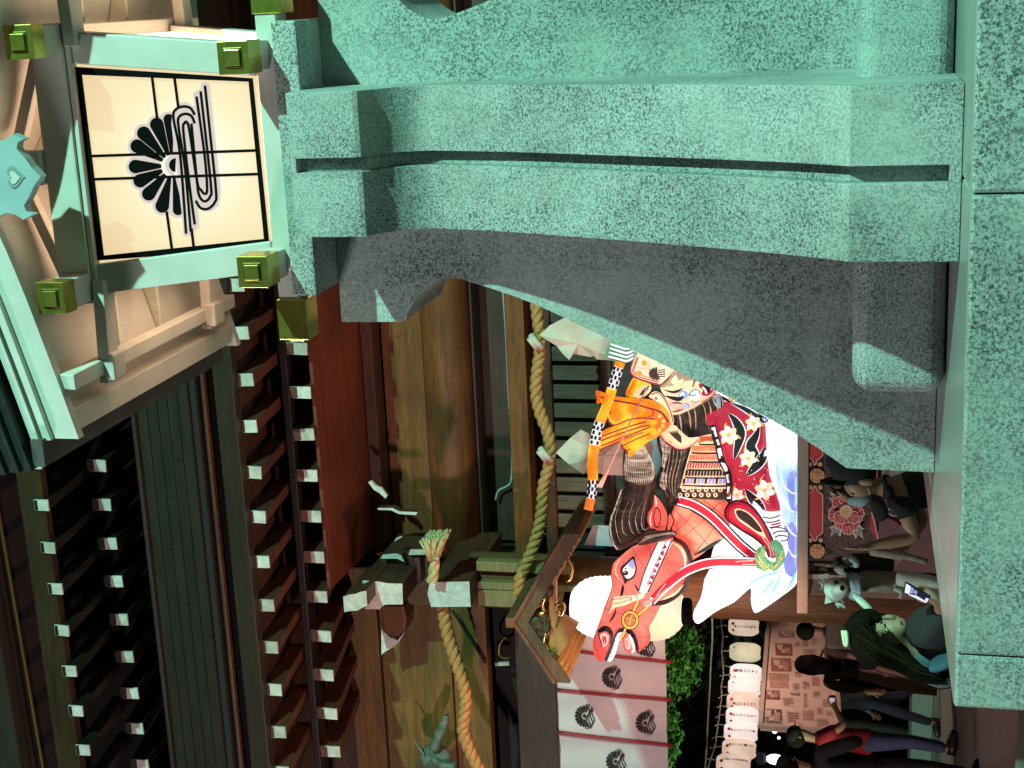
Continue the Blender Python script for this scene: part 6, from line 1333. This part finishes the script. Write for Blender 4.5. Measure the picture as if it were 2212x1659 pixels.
b = MB(); b.tube(catmull([pt('c', 1260, 1040, YM-0.28), pt('c', 1330, 1120, YM-0.28), pt('c', 1440, 1170, YM-0.28), pt('c', 1490, 1230, YM-0.28)], 3), 0.018, 8, flat=0.4); b.build('red_lanyard', cloth('red_lanyard', (0.22, 0.02, 0.02)), CM, smooth=True)
b = MB(); b.tube([pt('c', 1350, 1015, YM-0.22), pt('c', 1390, 1050, YM-0.24)], 0.008, 6); b.tube([pt('c', 1325, 1085, YM-0.25), pt('c', 1440, 1100, YM-0.25)], 0.008, 6); b.build('white_piping', ENDW, CM)
b = MB(); bx_ = [pt('c', x, y, YM-0.36) for x, y in ((1080, 960), (1160, 890), (1280, 960), (1350, 1160), (1190, 1220), (1130, 1120))]; b.prism(bx_, (0, 0.12, 0)); b.build('black_sleeve', DK, CM, bev=0.03)
# --- the two small dogs in his arms
FURW = varied('cream_white_fur', (0.50, 0.52, 0.46), (0.64, 0.65, 0.58), 34, rough=0.95, bmp=0.6, bd=0.006); FURT = varied('tan_fur', (0.22, 0.18, 0.13), (0.36, 0.30, 0.22), 26, rough=0.95, bmp=0.6, bd=0.006); FURD = varied('dark_brown_fur', (0.020, 0.014, 0.010), (0.060, 0.038, 0.026), 26, rough=0.9, bmp=0.6, bd=0.006)
BAN = varied('pale_blue_scarf', (0.26, 0.42, 0.50), (0.52, 0.66, 0.70), 30, rough=0.8)
def tuft(mb, c, d, n, L_, w_, rnd):
    for k in range(n):
        a = V(c)+V((rnd.uniform(-1, 1), rnd.uniform(-1, 1), rnd.uniform(-1, 1)))*w_; e = a+(V(d)+V((rnd.uniform(-.5, .5),)*3)).normalized()*L_*rnd.uniform(0.6, 1.2); mb.tube([a, e], [0.004, 0.0006], 4)
def ear_m(mb, tip, b0, b1, back):
    tip, b0, b1 = V(tip), V(b0), V(b1); m_ = (b0+b1)/2+V(back); o = len(mb.v)
    mb.add([tip, b0, b1, m_], [(0, 1, 2), (0, 3, 1), (0, 2, 3), (1, 3, 2)])
YD = 7.85; rnd = random.Random(9)
D1 = thing('dog', 'small cream white dog with pointed ears and pale blue scarf held up in someone\'s arms', 'dog', pt('d', 1380, 330, YD))
hd_ = pt('d', 600, 405, YD); mz = pt('d', 695, 405, YD-0.10); nkd = pt('d', 790, 350, YD+0.02); ch_ = pt('d', 930, 310, YD+0.03); bl_ = pt('d', 1150, 300, YD+0.04); rp_ = pt('d', 1360, 330, YD+0.06)
bd_ = [[(bl_, 0.068), (ch_, 0.060), (nkd, 0.045), (hd_+V((0, 0, -0.012)), 0.058), (hd_+V((0, 0, 0.030)), 0.050)], [(hd_+V((0, 0, -0.012)), 0.058), (hd_.lerp(mz, 0.55)+V((0, 0, -0.005)), 0.036), (mz, 0.022)], [(bl_, 0.068), (rp_, 0.060), (pt('d', 1430, 350, YD-0.02), 0.035)],
      [(rp_, 0.060), (pt('d', 1500, 430, YD-0.03), 0.022), (pt('d', 1560, 420, YD-0.05), 0.014)]]
skin('body', bd_[:3], FURT, D1, 2)
b = MB(); b.ball(hd_+V((0, -0.004, 0)), 0.068, 18, 0, (1, 0.92, 0.95)); b.tube([hd_+V((0, -0.04, -0.012)), mz+V((0, 0.02, 0)), mz+V((0, -0.012, -0.002))], [0.045, 0.031, 0.018], 12); b.build('head', FURW, D1, smooth=True)
for tip, b0, b1 in (((372, 232), (520, 215), (455, 335)), ((462, 596), (480, 480), (600, 560))):
    b = MB(); ear_m(b, pt('d', *tip, YD), pt('d', *b0, YD), pt('d', *b1, YD), (0, 0.03, 0)); b.build('ear', FURW, D1)
for c3, d3, n3, l3, w3 in ((pt('d', 640, 545, YD), pt('d', 640, 640, YD)-pt('d', 600, 500, YD), 60, 0.03, 0.022), (pt('d', 460, 330, YD), pt('d', 430, 340, YD)-pt('d', 600, 330, YD), 30, 0.026, 0.014), (pt('d', 740, 300, YD), V((0.6, 0, -0.5)), 30, 0.026, 0.018)):
    b = MB(); tuft(b, c3, d3, n3, l3, w3, rnd); b.build('cheek_fur', FURW, D1)
for x, y in ((610, 325), (632, 440)): b = MB(); b.ball(pt('d', x, y, YD-0.062), 0.0125, 10); b.build('eye', mat('dog_eye', (0.01, 0.01, 0.012), 0.15), D1, smooth=True)
b = MB(); b.ball(pt('d', 682, 398, YD-0.118), 0.014, 10, 0, (1.2, 0.8, 0.9)); b.build('nose', BLACK, D1, smooth=True)
b = MB(); b.tube([pt('d', 730, 370, YD-0.08), pt('d', 742, 400, YD-0.10), pt('d', 728, 430, YD-0.08)], 0.004, 5); b.build('mouth', BLACKM, D1)
b = MB()
for k in range(4): b.tube(catmull([pt('d', 775+k*26, 225+k*8, YD-0.01), pt('d', 800+k*24, 330, YD-0.085), pt('d', 835+k*18, 430+k*14, YD-0.08), pt('d', 800+k*20, 520, YD-0.03)], 3), [0.02]*10, 8, flat=0.6)
b.build('scarf', BAN, D1, smooth=True)
b = MB(); b.tube(catmull([pt('d', 850, 470, YD-0.07), pt('d', 900, 540, YD-0.10), pt('d', 970, 610, YD-0.13), pt('d', 1040, 680, YD-0.14)], 3), [0.026, 0.025, 0.023, 0.022, 0.021, 0.021, 0.020, 0.019, 0.019, 0.017], 10); b.build('foreleg', FURW, D1, smooth=True)
b = MB(); b.tube(catmull([pt('d', 1400, 270, YD-0.02), pt('d', 1540, 290, YD-0.05), pt('d', 1720, 300, YD-0.06), pt('d', 1900, 340, YD-0.06)], 3), [0.045, 0.046, 0.045, 0.042, 0.038, 0.036, 0.034, 0.033, 0.032, 0.030], 12); b.build('hind_leg', FURW, D1, smooth=True)
b = MB(); b.tube(catmull([pt('d', 1340, 400, YD-0.03), pt('d', 1420, 450, YD-0.05), pt('d', 1400, 520, YD-0.06)], 3), [0.014]*4+[0.010]*3, 8); b.build('paw', FURW, D1, smooth=True)
D2 = thing('dog', 'small dark brown dog with a pale muzzle behind the white dog', 'dog', pt('d', 1300, 100, YD+0.1))
h2 = pt('d', 590, 90, YD+0.06); m2_ = pt('d', 720, 150, YD-0.03); n2 = pt('d', 800, 90, YD+0.12); c2_ = pt('d', 960, 100, YD+0.14); r2_ = pt('d', 1350, 110, YD+0.14)
skin('body', [[(c2_, 0.07), (n2, 0.05), (h2, 0.066), (h2+V((0, 0, 0.03)), 0.05)], [(h2, 0.066), (h2.lerp(m2_, 0.5), 0.045), (m2_, 0.030)], [(c2_, 0.07), (pt('d', 1150, 100, YD+0.14), 0.075), (r2_, 0.065)]], FURD, D2)
for tip, b0, b1 in (((375, 175), (470, 120), (510, 195)), ((470, -120), (510, -10), (600, -60))):
    b = MB(); ear_m(b, pt('d', *tip, YD+0.06), pt('d', *b0, YD+0.05), pt('d', *b1, YD+0.05), (0, 0.03, 0)); b.build('ear', FURD, D2)
GRF = varied('grey_white_fur', (0.30, 0.32, 0.30), (0.46, 0.48, 0.45), 30, rough=0.9)
b = MB(); b.tube([pt('d', 600, 150, YD-0.02), pt('d', 680, 175, YD-0.055), pt('d', 745, 185, YD-0.06)], [0.016, 0.030, 0.024], 10); b.tube([pt('d', 700, 60, YD-0.01), pt('d', 760, 40, YD+0.0), pt('d', 830, 90, YD+0.02)], [0.02, 0.036, 0.024], 10); b.tube([pt('d', 480, 118, YD-0.005), pt('d', 560, 128, YD-0.02)], 0.005, 6); b.build('muzzle_patch', GRF, D2, smooth=True)
b = MB(); b.ball(pt('d', 640, 110, YD-0.03), 0.012, 10); b.build('eye', mat('dog_eye_dark', (0.008, 0.008, 0.01), 0.15), D2, smooth=True)
b = MB(); b.ball(pt('d', 735, 175, YD-0.085), 0.014, 10); b.build('nose', BLACK, D2, smooth=True)
b = MB(); b.tube(catmull([pt('d', 780, 30, YD), pt('d', 830, 60, YD-0.05), pt('d', 860, 110, YD-0.04)], 3), 0.02, 8); b.build('scarf', BAN, D2, smooth=True)
b = MB(); b.tube(catmull([pt('d', 1050, -60, YD), pt('d', 1250, -30, YD-0.05), pt('d', 1480, 0, YD-0.05), pt('d', 1740, 70, YD-0.05)], 3), [0.026]*6+[0.018]*4, 8); b.build('foreleg', FURT, D2, smooth=True)
# --- young woman with the claw clip, filming with her phone
YG = 6.3
WG = thing('person', 'person with long hair in a claw clip and dark teal clothes filming the dogs', 'person', PY('d', 1900, 1100, YG)-V((0, 0, 1.3)))
hc = pt('d', 1150, 930, YG); nk = pt('d', 1500, 1060, YG+0.03); chs = pt('d', 1840, 1190, YG+0.05); pel = chs-V((0, 0, 0.44)); shR = pt('d', 1700, 950, YG-0.06); shL = pt('d', 1690, 1400, YG+0.02)
elb = pt('d', 1930, 720, YG-0.25); wr = pt('d', 1880, 560, YG-0.31); el2 = pt('d', 2150, 1500, YG-0.05); wr2 = pt('d', 2300, 1250, YG-0.3)
bc = [[(pel, (0.09, 0.07)), (chs, (0.085, 0.065)), (nk.lerp(chs, 0.3), 0.055), (nk, 0.045), (hc.lerp(nk, 0.45), 0.062), (hc, 0.085), (hc+V((0, 0, 0.05)), 0.06)],
      [(hc.lerp(nk, 0.45), 0.062), (pt('d', 1400, 860, YG-0.02), 0.046), (pt('d', 1500, 870, YG-0.03), 0.028)],
      [(chs, (0.085, 0.065)), (shR, 0.040), (elb, 0.034), (wr, 0.024)], [(chs, (0.085, 0.065)), (shL, 0.040), (el2, 0.034), (wr2, 0.024)]] + hand(wr, pt('d', 1760, 480, YG-0.31)-wr, (0.1, 0.2, 1), 0.9, 0.6) + hand(wr2, wr2-el2, (0, 0, 1), 0.9)
for sg in (-1, 1):
    k_ = V((pel.x+sg*0.08, pel.y, 0.46)); a_ = V((pel.x+sg*0.08, pel.y+0.02, 0.09)); bc.append([(pel, (0.09, 0.07)), (k_, 0.048), (a_, 0.034), (a_+V((0.10, -0.10, -0.04)), 0.028)])
    b = MB(); b.tube([a_+V((-0.03, 0.03, -0.035)), a_+V((0.05, -0.05, -0.035)), a_+V((0.13, -0.13, -0.05))], [0.045, 0.048, 0.03], 10); b.build('shoe', SHB, WG, smooth=True)
skin('body', bc, SKIN, WG)
TEAL = cloth('dark_teal_cotton', (0.10, 0.13, 0.15)); TBL = cloth('teal_blue_cloth', (0.03, 0.075, 0.12))
skin('top', [[(pel, (0.15, 0.12)), (chs, (0.185, 0.13)), (nk.lerp(chs, 0.45), (0.11, 0.09)), (nk.lerp(chs, 0.22), 0.075)], [(chs, (0.185, 0.13)), (shL, 0.095), (el2, 0.07)]], TEAL, WG)
skin('dark_sleeve', [[(nk.lerp(chs, 0.6)+V((0.09, -0.04, 0)), 0.075), (shR, 0.105), (shR.lerp(elb, 0.6), 0.090), (elb, 0.062), (elb.lerp(wr, 0.45), 0.046)]], cloth('black_sleeve', (0.012, 0.014, 0.015)), WG)
skin('trousers', [[(pel+V((0, 0, 0.02)), (0.14, 0.105)), (pel-V((0, 0, 0.1)), (0.14, 0.105))]]+[[(pel-V((0, 0, 0.1)), (0.14, 0.105)), (V((pel.x+sg*0.08, pel.y, 0.46)), 0.07), (V((pel.x+sg*0.08, pel.y+0.02, 0.12)), 0.055)] for sg in (-1, 1)], JN, WG)
# hair: cap of the skull, a lock before the ear, a long fall over the shoulder, each drawn as many fine strands over a dark base
b = MB()
b.tube([pt('d', 775, 985, YG+0.03), pt('d', 830, 985, YG+0.03), pt('d', 950, 1000, YG+0.03), pt('d', 1120, 1040, YG+0.04), pt('d', 1320, 1100, YG+0.05), pt('d', 1480, 1170, YG+0.05), pt('d', 1560, 1220, YG+0.04)], [0.05, 0.088, 0.118, 0.122, 0.105, 0.08, 0.05], 20)
b.tube(catmull([pt('d', 840, 930, YG-0.01), pt('d', 900, 830, YG-0.01), pt('d', 990, 770, YG-0.01), pt('d', 1080, 750, YG-0.01), pt('d', 1140, 800, YG-0.03)], 3), [0.055, 0.055, 0.054, 0.053, 0.05, 0.047, 0.044, 0.04, 0.036, 0.03, 0.025, 0.02, 0.015], 10)
b.tube(catmull([pt('d', 1050, 1130, YG-0.01), pt('d', 1250, 1230, YG-0.02), pt('d', 1450, 1330, YG-0.04), pt('d', 1640, 1460, YG-0.07), pt('d', 1840, 1500, YG-0.08), pt('d', 2040, 1440, YG-0.07)], 5), [0.070-0.0020*i for i in range(26)], 12)
b.build('hair', HAIRN, WG, smooth=True)
HS = [varied('hair_strand', (0.004, 0.003, 0.002), (0.010, 0.007, 0.003), 8, rough=0.9), varied('hair_highlight', (0.018, 0.012, 0.004), (0.034, 0.023, 0.008), 8, rough=0.9)]
b = MB()
for k in range(170):
    o_ = rnd.gauss(0, 62); q_ = rnd.uniform(-0.06, 0.03); st = rnd.uniform(0, 90)
    b.tube(catmull([pt('d', 830+abs(o_)*0.7+st, 1000+o_*1.3, YG-0.09+q_*0.4), pt('d', 1050+st*0.5+o_*0.2, 1120+o_*1.4, YG-0.11+q_), pt('d', 1250+o_*0.4, 1225+o_*1.2, YG-0.10+q_), pt('d', 1460+o_*0.6, 1330+o_*1.1, YG-0.11+q_), pt('d', 1650+o_*0.7, 1455+o_*0.9, YG-0.13+q_), pt('d', 1860+o_, 1500+o_*0.7+rnd.uniform(-30, 30), YG-0.13+q_)], 3), 0.0028, 4, 1 if k % 4 == 0 else 0)
[setattr(_h.node_tree.nodes['Principled BSDF'].inputs['Specular IOR Level'], 'default_value', 0.05) for _h in HS]; b.build('hair_strands', HS, WG)
b = MB(); b.tube([pt('d', 1180, 772, YG-0.01), pt('d', 1260, 752, YG-0.02), pt('d', 1310, 765, YG-0.02), pt('d', 1335, 800, YG-0.02)], [0.008, 0.011, 0.013, 0.007], 10); b.build('nose', SKIN, WG, smooth=True)
b = MB(); b.ball(pt('d', 1190, 925, YG-0.088), 0.026, 12, 0, (0.7, 0.45, 1.2)); b.build('ear', SKIN, WG, smooth=True)
b = MB(); b.ball(pt('d', 1240, 925, YG-0.105), 0.008, 8); b.build('earring', mat('silver', (0.6, 0.6, 0.6), 0.2, 0.9), WG, smooth=True)
b = MB(); b.tube([pt('d', 1165, 800, YG-0.055), pt('d', 1172, 835, YG-0.072)], 0.005, 6); b.build('eye', BLACKM, WG)
b = MB(); b.tube([pt('d', 1408, 800, YG-0.035), pt('d', 1412, 840, YG-0.055)], 0.004, 6); b.build('mouth', mat('lip', (0.30, 0.10, 0.09), 0.6), WG)
b = MB(); b.tube(catmull([pt('d', 1780, 1370, YG-0.15), pt('d', 1900, 1330, YG-0.16), pt('d', 2040, 1260, YG-0.15)], 3), [0.03, 0.05, 0.06, 0.065, 0.07, 0.07, 0.07], 12, flat=0.4); b.build('cloth_fold', TBL, WG, smooth=True)
b = MB(); b.tube(catmull([pt('d', 690, 925, YG-0.02), pt('d', 700, 1000, YG-0.03), pt('d', 718, 1105, YG-0.02), pt('d', 745, 1090, YG-0.04), pt('d', 740, 1000, YG-0.04), pt('d', 728, 925, YG-0.03)], 3), 0.009, 8); b.build('claw_clip', mat('pale_clip', (0.70, 0.72, 0.50), 0.25), WG, smooth=True)
# phone with its lit screen
ph = thing('phone', 'phone with a bright screen held up by the person with the claw clip', 'phone', pt('d', 1610, 455, YG-0.36))
q = [pt('d', *a, YG-0.36) for a in ((1470, 318), (1790, 500), (1745, 592), (1440, 452))]
b = MB(); b.prism(q, (0, 0.010, 0)); b.build('case', BLACK, ph, bev=0.003)
cq = sum(q, V())/4; sq = [cq+(p-cq)*0.93+V((0, -0.0025, 0)) for p in q]
def scr(u, v): return (sq[0].lerp(sq[1], u)).lerp(sq[3].lerp(sq[2], u), v)
SC1 = mat('screen_blue', (0, 0, 0), 0.4, emit=(0.28, 0.36, 0.92), est=1.0); SC2 = mat('screen_white', (0, 0, 0), 0.4, emit=(0.80, 0.86, 1.0), est=1.1); SC3 = mat('screen_dark', (0, 0, 0), 0.4, emit=(0.012, 0.014, 0.05), est=1.0); SC4 = mat('screen_tan', (0, 0, 0), 0.4, emit=(0.40, 0.36, 0.34), est=1.0)
b = MB(); b.add([scr(0, 0), scr(1, 0), scr(1, 1), scr(0, 1)], [(0, 1, 2, 3)], 2)
for pts, mi in ((((0, 0.05), (0.2, 0.1), (0.22, 0.9), (0.02, 0.95)), 1), (((0.2, 0.15), (0.32, 0.1), (0.34, 0.7), (0.22, 0.8)), 0), (((0.34, 0.2), (0.5, 0.25), (0.5, 0.62), (0.36, 0.6)), 3), (((0.2, 0.92), (0.5, 0.70), (0.98, 0.82), (0.98, 1.0), (0.2, 1.0)), 1), (((0.88, 0.4), (0.99, 0.35), (0.99, 0.8), (0.88, 0.75)), 1)):
    o = len(b.v); b.add([scr(*p)+V((0, -0.0006, 0)) for p in pts], [tuple(range(len(pts)))], mi)
b.build('screen', [SC1, SC2, SC3, SC4], ph, fix=False)
